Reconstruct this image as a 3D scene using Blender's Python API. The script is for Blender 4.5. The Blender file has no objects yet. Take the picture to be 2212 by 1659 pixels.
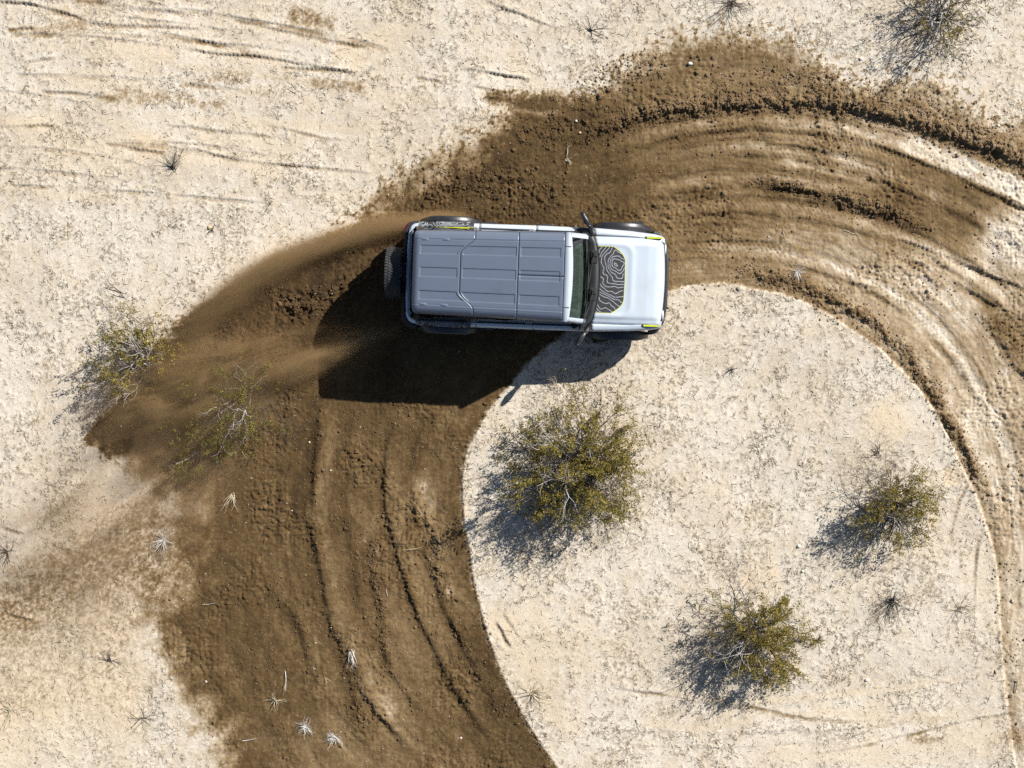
import bpy, math, random
import numpy as np
from mathutils import Vector, Matrix

# ------------------------------------------------------------------ camera, sky, sun, exposure
scene = bpy.context.scene
COL = scene.collection
R = math.radians

CAM_H = 25.0
cam = bpy.data.objects.new('camera', bpy.data.cameras.new('camera'))
COL.objects.link(cam)
cam.location = (0, 0.8, CAM_H)
cam.rotation_euler = (-math.atan2(0.8, CAM_H), 0, 0)      # a slight tilt, aimed at the origin
cam.data.sensor_width = 36.0
cam.data.lens = 49.64
cam.data.clip_start = 0.5
cam.data.clip_end = 4000.0
scene.camera = cam

SUN_EL = 37.0
SUN_AZ = 40.5            # degrees counter-clockwise from +X: the sun stands to the upper right
world = bpy.data.worlds.new('World')
scene.world = world
world.use_nodes = True
wn = world.node_tree
wn.nodes.clear()
sky = wn.nodes.new('ShaderNodeTexSky')
sky.sky_type = 'NISHITA'
sky.sun_disc = False
sky.sun_elevation = R(SUN_EL)
sky.sun_rotation = R(90.0 - SUN_AZ)
sky.air_density = 1.0
sky.dust_density = 0.7
sky.ozone_density = 2.0
bg = wn.nodes.new('ShaderNodeBackground')
bg.inputs['Strength'].default_value = 0.05
wo = wn.nodes.new('ShaderNodeOutputWorld')
wn.links.new(sky.outputs[0], bg.inputs[0])
wn.links.new(bg.outputs[0], wo.inputs[0])

sun = bpy.data.objects.new('sun', bpy.data.lights.new('sun', 'SUN'))
COL.objects.link(sun)
sun.data.energy = 5.0
sun.data.angle = R(0.5)
sun.data.color = (1.0, 0.955, 0.88)
sd = Vector((math.cos(R(SUN_EL)) * math.cos(R(SUN_AZ)), math.cos(R(SUN_EL)) * math.sin(R(SUN_AZ)), math.sin(R(SUN_EL))))
sun.rotation_euler = sd.to_track_quat('Z', 'Y').to_euler()
sun.location = sd * 30

vs = scene.view_settings
vs.view_transform = 'Standard'
vs.look = 'None'
vs.gamma = 1.0
vs.use_curve_mapping = False
vs.exposure = 0.72
scene.cycles.volume_bounces = 0
scene.cycles.volume_step_rate = 1.3
scene.cycles.use_adaptive_sampling = True
scene.cycles.adaptive_threshold = 0.02
scene.cycles.use_denoising = False
scene.cycles.max_bounces = 8
scene.cycles.transparent_max_bounces = 24

rng = np.random.default_rng(7)
random.seed(7)

# the photograph's plan: one unit = a 1/2212 of the frame's width on the ground
SC = 122.0
def gx(px): return (px - 1106.0) / SC
def gy(py): return (829.5 - py) / SC
def W(pts): return np.array([(gx(a), gy(b)) for a, b in pts], float)

# ------------------------------------------------------------------ helpers: tagging, meshes
def tag(o, label=None, cat=None, group=None, kind=None):
    if label: o['label'] = label
    if cat: o['category'] = cat
    if group: o['group'] = group
    if kind: o['kind'] = kind
    return o

def empty(name, loc=(0, 0, 0), rz=0.0):
    o = bpy.data.objects.new(name, None)
    COL.objects.link(o)
    o.location = loc
    o.rotation_euler = (0, 0, rz)
    o.empty_display_size = 0.2
    return o

def np_mesh(name, V, F, smooth=False, attrs=None):
    """V (n,3); F (m,k) quads or tris as one index array"""
    V = np.asarray(V, np.float32)
    F = np.asarray(F, np.int32)
    me = bpy.data.meshes.new(name)
    me.vertices.add(len(V))
    me.vertices.foreach_set('co', V.ravel())
    k = F.shape[1]
    me.loops.add(F.size)
    me.loops.foreach_set('vertex_index', F.ravel())
    me.polygons.add(len(F))
    me.polygons.foreach_set('loop_start', np.arange(0, F.size, k, dtype=np.int32))
    me.polygons.foreach_set('use_smooth', np.full(len(F), smooth, bool))
    me.update(calc_edges=True)
    if attrs:
        for an, av in attrs.items():
            a = me.attributes.new(an, 'FLOAT', 'POINT')
            a.data.foreach_set('value', np.asarray(av, np.float32).ravel())
    return me

def link(name, me, mat, parent=None):
    o = bpy.data.objects.new(name, me)
    COL.objects.link(o)
    if mat is not None:
        me.materials.append(mat)
    if parent is not None:
        o.parent = parent
    return o

def poly_obj(name, verts, faces, mat, parent=None, smooth=False, bevel=0.0, segs=2, solid=0.0, subsurf=0, auto=None):
    me = bpy.data.meshes.new(name)
    me.from_pydata([tuple(float(c) for c in v) for v in verts], [], [tuple(int(i) for i in f) for f in faces])
    me.update()
    if smooth:
        me.polygons.foreach_set('use_smooth', [True] * len(me.polygons))
    o = link(name, me, mat, parent)
    if solid:
        m = o.modifiers.new('solid', 'SOLIDIFY'); m.thickness = solid; m.offset = -1
    if bevel:
        m = o.modifiers.new('bevel', 'BEVEL'); m.width = bevel; m.segments = segs; m.limit_method = 'ANGLE'; m.angle_limit = R(35)
    if subsurf:
        m = o.modifiers.new('sub', 'SUBSURF'); m.levels = subsurf; m.render_levels = subsurf
    return o

def grid_faces(nu, nv, closed_u=False, closed_v=False):
    F = []
    for i in range(nu if closed_u else nu - 1):
        for j in range(nv if closed_v else nv - 1):
            a, b = i * nv + j, ((i + 1) % nu) * nv + j
            c, d = ((i + 1) % nu) * nv + (j + 1) % nv, i * nv + (j + 1) % nv
            F.append((a, b, c, d))
    return F

# ------------------------------------------------------------------ helpers: shader maths
class N:
    """tiny wrapper so that shader maths reads like maths"""
    def __init__(s, nt, sock): s.nt, s.sock = nt, sock
    def _m(s, op, *o):
        n = s.nt.nodes.new('ShaderNodeMath'); n.operation = op
        for i, v in enumerate((s,) + o):
            if isinstance(v, N): s.nt.links.new(v.sock, n.inputs[i])
            else: n.inputs[i].default_value = v
        return N(s.nt, n.outputs[0])
    def __add__(s, o): return s._m('ADD', o)
    def __radd__(s, o): return s._m('ADD', o)
    def __sub__(s, o): return s._m('SUBTRACT', o)
    def __rsub__(s, o): return (s * -1.0) + o
    def __mul__(s, o): return s._m('MULTIPLY', o)
    def __rmul__(s, o): return s._m('MULTIPLY', o)
    def __truediv__(s, o): return s._m('DIVIDE', o)
    def pw(s, o): return s._m('POWER', o)
    def mx(s, o): return s._m('MAXIMUM', o)
    def mn(s, o): return s._m('MINIMUM', o)
    def ab(s): return s._m('ABSOLUTE')
    def fr(s): return s._m('FRACT')
    def ex(s): return s._m('EXPONENT')
    def sq(s): return s._m('SQRT')
    def ss(s, a, b):
        n = s.nt.nodes.new('ShaderNodeMapRange'); n.interpolation_type = 'SMOOTHSTEP'
        s.nt.links.new(s.sock, n.inputs[0])
        n.inputs[1].default_value, n.inputs[2].default_value = a, b
        return N(s.nt, n.outputs[0])

def new_mat(name):
    m = bpy.data.materials.new(name)
    m.use_nodes = True
    nt = m.node_tree
    b = nt.nodes['Principled BSDF']
    return m, nt, b

def coords(nt, kind='Object'):
    return nt.nodes.new('ShaderNodeTexCoord').outputs[kind]

def noise(nt, vec, scale, detail=3.0, rough=0.55, dist=0.0, stretch=None):
    if stretch is not None:
        mp = nt.nodes.new('ShaderNodeMapping')
        mp.inputs['Scale'].default_value = stretch
        nt.links.new(vec, mp.inputs[0]); vec = mp.outputs[0]
    n = nt.nodes.new('ShaderNodeTexNoise')
    n.inputs['Scale'].default_value = scale
    n.inputs['Detail'].default_value = detail
    n.inputs['Roughness'].default_value = rough
    n.inputs['Distortion'].default_value = dist
    nt.links.new(vec, n.inputs['Vector'])
    return N(nt, n.outputs[0])

def mix(nt, fac, a, b):
    n = nt.nodes.new('ShaderNodeMix'); n.data_type = 'RGBA'
    if isinstance(fac, N): nt.links.new(fac.sock, n.inputs[0])
    else: n.inputs[0].default_value = fac
    for v, i in ((a, 6), (b, 7)):
        if isinstance(v, (tuple, list)): n.inputs[i].default_value = (*v, 1) if len(v) == 3 else v
        else: nt.links.new(v, n.inputs[i])
    return n.outputs[2]

def attr(nt, name):
    n = nt.nodes.new('ShaderNodeAttribute'); n.attribute_name = name
    return N(nt, n.outputs['Fac'])

def plain(name, col, rough=0.6, metal=0.0, coat=0.0, spec=0.5, vary=0.0, vscale=8.0, bump=0.0, bscale=60.0):
    m, nt, b = new_mat(name)
    b.inputs['Roughness'].default_value = rough
    b.inputs['Metallic'].default_value = metal
    b.inputs['Coat Weight'].default_value = coat
    b.inputs['Coat Roughness'].default_value = 0.06
    b.inputs['Specular IOR Level'].default_value = spec
    tc = coords(nt)
    f = noise(nt, tc, vscale, 4)
    lo = tuple(c * (1 - vary) for c in col); hi = tuple(min(1, c * (1 + vary)) for c in col)
    nt.links.new(mix(nt, f.ss(0.3, 0.7), lo, hi), b.inputs['Base Color'])
    if bump:
        bp = nt.nodes.new('ShaderNodeBump'); bp.inputs['Strength'].default_value = bump; bp.inputs['Distance'].default_value = 0.01
        nt.links.new(noise(nt, tc, bscale, 4).sock, bp.inputs['Height'])
        nt.links.new(bp.outputs[0], b.inputs['Normal'])
    return m
# ------------------------------------------------------------------ the ground: one sheet, relief and soil kinds
_perm = np.random.default_rng(3).permutation(512).astype(np.int32)
_perm = np.concatenate([_perm, _perm, _perm])
_ang = np.random.default_rng(4).random(512).astype(np.float32) * 2 * np.pi
_gxv, _gyv = np.cos(_ang), np.sin(_ang)
def perlin(x, y, seed=0):
    x = np.asarray(x, np.float32) + seed * 17.37; y = np.asarray(y, np.float32) - seed * 9.71
    xi = np.floor(x); yi = np.floor(y)
    fx = x - xi; fy = y - yi
    xi = xi.astype(np.int32) & 511; yi = yi.astype(np.int32) & 511
    u = fx * fx * fx * (fx * (fx * 6 - 15) + 10); v = fy * fy * fy * (fy * (fy * 6 - 15) + 10)
    def g(ix, iy, dx, dy):
        h = _perm[_perm[ix & 511] + (iy & 511)]
        return _gxv[h] * dx + _gyv[h] * dy
    a = g(xi, yi, fx, fy); b = g(xi + 1, yi, fx - 1, fy)
    c = g(xi, yi + 1, fx, fy - 1); d = g(xi + 1, yi + 1, fx - 1, fy - 1)
    return ((a + u * (b - a)) + v * ((c + u * (d - c)) - (a + u * (b - a)))) * 1.5
def sstep(a, b, x):
    t = np.clip((x - a) / (b - a), 0, 1)
    return t * t * (3 - 2 * t)

STEP = 0.02
def axis(lim):
    core = np.arange(-lim, lim + 1e-6, STEP)
    ext = []; d = STEP; p = core[-1]
    while p < 700:
        d *= 1.36; p += d; ext.append(p)
    ext = np.array(ext)
    return np.concatenate([-ext[::-1], core, ext]), len(ext), len(core)
XS, XO, XN = axis(9.6)
YS, YO, YN = axis(7.4)
X, Y = np.meshgrid(XS.astype(np.float32), YS.astype(np.float32))      # rows: y, columns: x
H = np.zeros_like(X)
V = np.zeros_like(X)          # soil kind: 0 pale crust .. 0.3 dry disturbed .. 0.7 turned earth .. 1 damp; some shade is painted in too
YEL = np.zeros_like(X)        # fine yellowish sand, pressed flat
CLOD = np.zeros_like(X)       # how thickly clods lie
SMOOTH = np.zeros_like(X)     # pressed flat by tyres

def resample(pts, step=0.14):
    P = np.asarray(pts, float)
    Q = np.vstack([2 * P[0] - P[1], P, 2 * P[-1] - P[-2]])
    out = []
    for i in range(1, len(Q) - 2):
        p0, p1, p2, p3 = Q[i - 1:i + 3]
        n = max(1, int(np.linalg.norm(p2 - p1) / step))
        for k in range(n):
            t = k / n
            out.append(0.5 * (2 * p1 + (p2 - p0) * t + (2 * p0 - 5 * p1 + 4 * p2 - p3) * t * t + (3 * p1 - p0 - 3 * p2 + p3) * t ** 3))
    out.append(P[-1])
    return np.array(out)

def near(pts, margin):
    """cells near a polyline: slice, signed distance (left positive), distance along, total length, end fade"""
    P = resample(pts)
    x0, y0 = P.min(0) - margin; x1, y1 = P.max(0) + margin
    i0, i1 = np.searchsorted(XS, [x0, x1]); j0, j1 = np.searchsorted(YS, [y0, y1])
    sl = (slice(j0, j1), slice(i0, i1))
    x, y = X[sl], Y[sl]
    best = np.full(x.shape, 1e9, np.float32); sg = np.zeros_like(best); tt = np.zeros_like(best)
    acc = 0.0
    for a, b in zip(P[:-1], P[1:]):
        d = b - a; L = np.hypot(*d)
        if L < 1e-6: continue
        ux, uy = d / L
        rx, ry = x - a[0], y - a[1]
        al = np.clip(rx * ux + ry * uy, 0, L)
        qx, qy = rx - al * ux, ry - al * uy
        D = qx * qx + qy * qy
        m = D < best
        best[m] = D[m]
        sg[m] = np.sign(ux * ry - uy * rx)[m]
        tt[m] = (acc + al)[m]
        acc += L
    s = np.sqrt(best) * np.where(sg == 0, 1, sg)
    f = np.minimum(1.0, 2.2 * np.minimum(tt, acc - tt) / max(0.25 * acc, 1e-3))
    return sl, s, tt, acc, f

def step(pts, A, w=0.02, L=0.22, rag=0.015, dv=0.0, dvw=0.06, dvo=-0.04, clod=0.0, saw=0.0, fade=True, mod=0.35):
    """an edge: the left-hand side stands higher"""
    sl, s, t, tot, f = near(W(pts), max(3.5 * L, 0.5))
    if not fade: f = np.ones_like(f)
    x, y = X[sl], Y[sl]
    s2 = s + rag * (0.7 * perlin(x * 2.5, y * 2.5, 30) + perlin(x * 7, y * 7, 31) + 0.8 * perlin(x * 19, y * 19, 32))
    f = f * np.clip(0.85 + mod * (1.6 * perlin(t * 1.3, t * 0 + tot * 3.1, 34) + 0.8 * perlin(t * 5, t * 0 + tot, 35)), 0.08, 1.3)
    if saw: s2 = s2 + saw * np.sign(np.sin(t * 2 * np.pi / 0.075))
    prof = np.tanh(s2 / w) * np.exp(-np.abs(s2) / L)
    H[sl] += A * f * prof
    if dv: V[sl] += dv * f * np.exp(-((s2 - dvo) / dvw) ** 2) * (0.75 + 0.6 * perlin(x * 4, y * 4, 33))  # damp tone and painted shade, by default along the low side
    if clod: CLOD[sl] += clod * f * np.exp(-((s2 - 0.02) / 0.14) ** 2)

def ridge(pts, A, w, rough=0.5, dv=0.0, dvw=None, clod=0.0, off=0.0, freq=6.0, fade=True):
    sl, s, t, tot, f = near(W(pts), 4 * w + 0.3)
    if not fade: f = np.ones_like(f)
    x, y = X[sl], Y[sl]
    n = perlin(x * freq, y * freq, 41) + 0.6 * perlin(x * freq * 2.3, y * freq * 2.3, 42)
    prof = np.exp(-((s - off + 0.04 * perlin(x * 2, y * 2, 43)) / w) ** 2)
    H[sl] += A * f * prof * (1 + rough * n)
    if dv: V[sl] += dv * f * np.exp(-((s - off) / (dvw or w)) ** 2) * (0.8 + 0.8 * n)
    if clod: CLOD[sl] += clod * f * prof

def tint(pts, w, dv=0.0, yel=0.0, smooth=0.0, hard=2.0, wob=0.05):
    sl, s, t, tot, f = near(W(pts), 2.2 * w + 0.2)
    x, y = X[sl], Y[sl]
    s = s + wob * perlin(x * 3, y * 3, 51) + 0.5 * wob * perlin(x * 9, y * 9, 52)
    k = f * np.exp(-np.abs(s / w) ** hard)
    g_ = 0.75 + 0.5 * perlin(x * 6, y * 6, 53) + (0.7 * perlin(x * 17, y * 17, 54) + 0.5 * perlin(x * 33, y * 33, 55)) * (1.0 if dv > 0 else 0.3)
    V[sl] += dv * k * np.clip(g_, 0, 2)
    YEL[sl] = np.maximum(YEL[sl], yel * k)
    SMOOTH[sl] = np.maximum(SMOOTH[sl], smooth * k)

def tread(pts, w, A, pitch=0.085, rows=5, yel=0.0, dv=0.0):
    """a tyre print: rows of small lug marks pressed into the ground"""
    sl, s, t, tot, f = near(W(pts), w + 0.25)
    win = f * sstep(w, w * 0.8, np.abs(s))
    row = np.floor((s + w) / (2 * w) * rows)
    ph = t / pitch + 0.5 * (row % 2)
    lug = sstep(0.25, 0.42, np.abs(ph % 1 - 0.5)) * sstep(0.1, 0.25, np.abs(((s + w) / (2 * w) * rows) % 1 - 0.0))
    H[sl] += win * A * (lug - 0.8)
    V[sl] += dv * win
    YEL[sl] = np.maximum(YEL[sl], yel * win)
    SMOOTH[sl] = np.maximum(SMOOTH[sl], 0.75 * win)

# --- where the turned earth lies, and the dust and bush shadow painted as its left tip: outline with the softness of each stretch of edge (metres)
INNER = [(1240, 1720), (1200, 1659), (1173, 1624), (1138, 1566), (1111, 1517), (1084, 1464), (1066, 1415), (1049, 1366), (1035, 1313),
         (1022, 1260), (1015, 1206), (1004, 1144), (998, 1077), (1000, 1011), (1009, 971), (1035, 922), (1050, 890), (1085, 850),
         (1130, 795), (1180, 748), (1240, 708), (1330, 672), (1420, 640), (1470, 622), (1520, 613), (1569, 613), (1618, 622), (1683, 634),
         (1731, 649), (1780, 674), (1815, 696), (1843, 715), (1882, 740), (1917, 769), (1965, 817), (2006, 865), (2050, 943), (2080, 1006),
         (2110, 1065), (2132, 1128), (2147, 1176), (2160, 1239), (2165, 1306), (2170, 1400), (2180, 1500), (2195, 1600), (2215, 1740)]
OUTER = [(2380, 1740, .4), (2330, 900, .3), (2300, 255, .25), (2212, 262, .2), (2160, 275, .2), (2130, 262, .2), (2100, 250, .2), (2045, 205, .2),
         (1990, 178, .22), (1930, 180, .25), (1860, 192, .25), (1800, 165, .25), (1740, 130, .28), (1690, 100, .28), (1650, 85, .28),
         (1560, 80, .3), (1480, 95, .3), (1420, 115, .28), (1370, 140, .25), (1330, 170, .2), (1290, 203, .12), (1230, 208, .1),
         (1160, 206, .08), (1100, 204, .1), (1055, 205, .1), (1042, 216, .1), (1085, 235, .12), (1095, 255, .2), (1060, 292, .25),
         (1000, 328, .4), (950, 355, .4), (880, 390, .4), (830, 424, .32), (790, 464, .2), (740, 500, .12), (690, 525, .07), (640, 553, .05),
         (580, 588, .05), (522, 607, .05), (496, 622, .05), (456, 648, .05), (416, 671, .06), (393, 688, .1), (370, 715, .12),
         (330, 765, .12), (290, 830, .1), (250, 868, .07), (215, 900, .05), (183, 945, .05), (186, 960, .07), (218, 977, .12),
         (266, 985, .2), (320, 1020, .5), (370, 1050, .5), (405, 1075, .48), (405, 1105, .45), (382, 1130, .45), (374, 1190, .45),
         (382, 1253, .42), (365, 1303, .36), (310, 1318, .32), (322, 1349, .34), (342, 1389, .36), (368, 1416, .4), (362, 1456, .4),
         (384, 1500, .4), (418, 1526, .4), (432, 1576, .4), (464, 1596, .4), (465, 1636, .4), (478, 1740, .2)]
def outline_mask():
    ip = resample(W(INNER), 0.2)
    op = W([(a, b) for a, b, c in OUTER]); os_ = np.array([c for a, b, c in OUTER])
    P = np.vstack([ip, op]); S = np.concatenate([np.full(len(ip), 0.036), os_])
    ins = np.zeros(X.shape, bool); best = np.full(X.shape, 1e9, np.float32); soft = np.zeros_like(X)
    far = (np.abs(X) > 12) | (np.abs(Y) > 10)
    for k in range(len(P)):
        a, b = P[k], P[(k + 1) % len(P)]
        x, y = X, Y
        c = ((a[1] > y) != (b[1] > y)) & (x < (b[0] - a[0]) * (y - a[1]) / ((b[1] - a[1]) or 1e-9) + a[0])
        ins ^= c
        d = b - a; L2 = d @ d
        t = np.clip(((x - a[0]) * d[0] + (y - a[1]) * d[1]) / L2, 0, 1)
        D = (x - a[0] - t * d[0]) ** 2 + (y - a[1] - t * d[1]) ** 2
        m = D < best
        best[m] = D[m]
        soft[m] = (S[k] + t * (S[(k + 1) % len(P)] - S[k]))[m]
    sdist = np.sqrt(best) * np.where(ins, 1, -1)
    return np.where(far, -5, sdist), soft
SD, SOFT = outline_mask()
n_a = perlin(X * 3.1, Y * 3.1, 1); n_b = perlin(X * 8.3, Y * 8.3, 2); n_c = perlin(X * 19, Y * 19, 3)
n_d = perlin(X * 37, Y * 37, 4)
edge = SD + 0.9 * SOFT * n_a * 0.7 + np.minimum(SOFT, 0.13) * (0.7 * n_b + 0.8 * n_c + 0.7 * n_d)
MASK = sstep(-1.3, 1.5, edge / np.maximum(SOFT, 0.012)).astype(np.float32)
HM = np.where(SOFT > 0.03, sstep(-0.25, 0.9, SD), MASK).astype(np.float32)       # how far the ground has been dug down
# thrown earth sprinkled over the crust beyond the soft edges
SPR = np.where((SOFT > 0.1) & (Y > 0.5), sstep(-0.75, 0.0, SD), 0) * sstep(0.12, 0.7, n_b + 0.7 * n_c + 0.5 * n_d)

CTRL = np.array([(1100, 400, .78), (1250, 300, .74), (1400, 200, .58), (1600, 150, .52), (1550, 300, .54), (1700, 330, .40), (1800, 200, .46),
    (1950, 200, .4), (2100, 290, .43), (1850, 300, .36), (1650, 420, .6), (1800, 430, .52), (1950, 450, .64), (2080, 470, .66), (1560, 450, .63),
    (1500, 580, .42), (1600, 530, .4), (1700, 560, .33), (1850, 560, .27), (2000, 580, .24), (2150, 520, .14), (2180, 640, .3), (2050, 680, .24),
    (1950, 680, .28), (2000, 760, .26), (2100, 850, .22), (2180, 900, .26), (2130, 1000, .24), (2190, 1150, .19), (2200, 1350, .16), (2205, 1480, .14), (2150, 1000, .2), (2175, 720, .5),
    (1150, 460, .8), (950, 420, .78), (800, 480, .76), (650, 600, .86), (500, 680, .88), (600, 720, .8), (400, 800, .86), (250, 930, .98), (330, 960, .95), (720, 570, .86),  # high values at the left wedge paint in the dust and bush shadow
    (600, 850, .74), (800, 800, .76), (500, 1000, .72), (450, 1200, .7), (600, 1150, .69), (750, 1000, .7), (900, 950, .69), (950, 1050, .6),
    (760, 1250, .66), (550, 1350, .72), (420, 1420, .72), (600, 1500, .7), (750, 1450, .62), (850, 1550, .6), (750, 1620, .57), (950, 1300, .63),
    (1000, 1450, .68), (1080, 1560, .72), (900, 1400, .58), (500, 1600, .68), (1200, 800, .72), (1400, 600, .6), (1300, 460, .76), (1480, 520, .54)])
num = np.zeros_like(X); den = np.full_like(X, 1e-6)
for a, b, v in CTRL:
    w_ = 1.0 / (((X - gx(a)) ** 2 + (Y - gy(b)) ** 2) + 0.12) ** 2
    num += w_ * v; den += w_
BASE = num / den
# streaks that follow the turn
cx, cy = gx(1565), gy(1130)
rr = np.hypot(X - cx, Y - cy); th = np.arctan2(Y - cy, X - cx)
rw = rr + 0.12 * perlin(X * 1.2, Y * 1.2, 8) + 0.03 * n_a
streak = perlin(rw * 2.6, th * 3.0 + 40, 5) + 0.6 * perlin(rw * 6.5, th * 6.5 + 80, 6) + 0.3 * perlin(rw * 15, th * 11 + 20, 7)
streak = streak * (0.35 + 0.9 * sstep(-0.3, 0.5, perlin(X * 0.8 + 5, Y * 0.8, 9)))
comb = perlin(rw * 17, th * 9 + 11, 10) + 0.7 * perlin(rw * 33, th * 14 + 31, 21)
right = sstep(-0.6, 0.6, X - gx(1420)) * sstep(0.05, 0.5, perlin(rw * 1.4, th * 1.5, 22) + 0.35)
V += MASK * (BASE + 0.06 * comb * right + 0.085 * streak + 0.06 * n_a + 0.07 * n_b + 0.04 * n_c) + SPR * 0.5 * (1 - MASK)

# --- relief of crust and earth
big = 0.035 * perlin(X * 0.35, Y * 0.35, 11) + 0.018 * perlin(X * 1.1, Y * 1.1, 12)
hum = perlin(X * 5.2, Y * 5.2, 13); hum2 = perlin(X * 11, Y * 11, 14); fine = perlin(X * 23, Y * 23, 15)
LIT = sstep(0.05, 0.6, 0.75 * perlin(X * 1.3, Y * 1.3, 16) + 0.7 * hum + 0.75 * hum2 + 0.1)      # dry litter on the crust
sand_rel = 0.006 * hum + 0.0028 * hum2 + 0.0034 * fine + 0.006 * LIT * np.maximum(fine + 0.3, 0)
rough_soil = np.abs(perlin(X * 6.5, Y * 6.5, 17)) * 0.022 + np.abs(perlin(X * 13, Y * 13, 18)) * 0.022 + 0.010 * perlin(X * 24, Y * 24, 19) + 0.010 * np.maximum(perlin(X * 18, Y * 18, 23), 0)
soil_rel = rough_soil * (0.55 + 1.3 * sstep(-0.1, 0.6, perlin(X * 0.9, Y * 0.9, 20))) + 0.014 * streak + 0.012 * n_a + 0.007 * comb * right

# --- old tyre lines over the crust, upper left
for ln, a_, sw in [
    ([(-40, 4), (0, 8), (62, 12), (125, 27), (167, 40), (200, 50), (233, 58)], .035, .012),
    ([(222, 57), (292, 60), (358, 62), (417, 67), (446, 69)], .022, .012),
    ([(71, 5), (175, 8), (233, 15), (292, 21), (358, 26), (417, 35)], .025, .012),
    ([(496, 48), (542, 54), (583, 65), (642, 77), (704, 90), (750, 98), (804, 109)], .025, .014),
    ([(402, 106), (442, 115), (500, 122), (554, 125), (604, 133), (662, 144), (779, 162)], .032, .014),
    ([(604, 149), (662, 152), (720, 156), (779, 166)], .022, .008),
    ([(88, 200), (158, 203), (208, 210), (267, 217)], .022, .008),
    ([(358, 273), (417, 276), (471, 285), (533, 290), (604, 298), (637, 304)], .02, .01),
    ([(225, 306), (267, 317), (296, 323), (367, 332)], .022, .012),
    ([(387, 315), (450, 331), (508, 344), (562, 353), (683, 363), (742, 370), (817, 377)], .028, .01),
    ([(575, 271), (617, 279), (667, 292), (725, 306)], .018, .008),
    ([(20, 69), (50, 66), (83, 63)], .022, .012), ([(25, 148), (75, 135), (133, 128)], .018, .012),
    ([(8, 277), (83, 273), (129, 273)], .018, .012), ([(896, 167), (922, 173), (960, 180)], .018, .01),
    ([(1035, 2), (1098, 27), (1142, 44), (1183, 60), (1224, 71)], .026, .012),
    ([(997, 151), (1048, 159), (1098, 168), (1148, 176)], .04, .01),
    ([(1019, 189), (1063, 197), (1110, 201)], .03, .0),
    ([(1071, 1344), (1090, 1376), (1106, 1406)], .024, .0), ([(1085, 1320), (1110, 1360), (1135, 1400)], .012, .0),
    ([(2110, 1020), (2080, 1080), (2066, 1130), (2058, 1180)], .022, .012), ([(2130, 1140), (2118, 1190), (2112, 1260), (2110, 1330)], .02, .008),
    ([(1935, 1530), (2040, 1548), (2100, 1560)], .0, .0),
    ([(1320, 1490), (1400, 1500), (1450, 1506)], .018, .0), ([(1500, 1520), (1620, 1530), (1740, 1556), (1860, 1566)], .014, .0),
    ([(1740, 1640), (1860, 1620), (1980, 1590), (2110, 1560), (2230, 1540)], .016, .0),
    ([(0, 1140), (25, 1146), (50, 1155)], .02, .008), ([(105, 1176), (150, 1190), (205, 1210)], .018, .01), ([(0, 1325), (40, 1337), (70, 1345)], .018, .008)]:
    if a_: step(ln, a_ * 0.8, w=0.012, L=0.07, rag=0.012, saw=sw * 0.6, dv=0.26, dvw=0.03, dvo=-0.025, mod=0.5)

rl = np.random.default_rng(77)
for k_ in range(44):
    y0 = rl.uniform(-40, 400); x0 = rl.uniform(-100, 500); ln_ = rl.uniform(250, 700); sl_ = rl.uniform(0.06, 0.17); bow = rl.uniform(10, 45)
    pts = [(x0 + ln_ * t, y0 + sl_ * ln_ * t - bow * 4 * t * (1 - t) * 0.5) for t in np.linspace(0, 1, 7)]
    if pts[-1][0] > 1000 and pts[-1][1] > 200: continue
    if pts[-1][0] > 780 and pts[-1][1] > 340: continue
    if rl.random() < 0.55:
        step(pts, rl.uniform(.010, .018), w=.012, L=.05, rag=.01, saw=.005, dv=.22, dvw=.025, mod=.8)
    else:
        tint(pts, rl.uniform(.04, .13), rl.uniform(-.02, .10), rl.uniform(.1, .45), rl.uniform(.3, .8), wob=.04)
for k_ in range(12):
    y0 = rl.uniform(1500, 1650); x0 = rl.uniform(1230, 1900); ln_ = rl.uniform(250, 600); sl_ = rl.uniform(-0.12, 0.06)
    pts = [(x0 + ln_ * t, y0 + sl_ * ln_ * t + 14 * 4 * t * (1 - t)) for t in np.linspace(0, 1, 7)]
    if rl.random() < 0.4: step(pts, rl.uniform(.006, .012), w=.012, L=.05, rag=.01, dv=.12, dvw=.025, mod=.9)
    else: tint(pts, rl.uniform(.04, .1), rl.uniform(-.02, .08), rl.uniform(.2, .6), rl.uniform(.4, .9), wob=.04)
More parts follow.
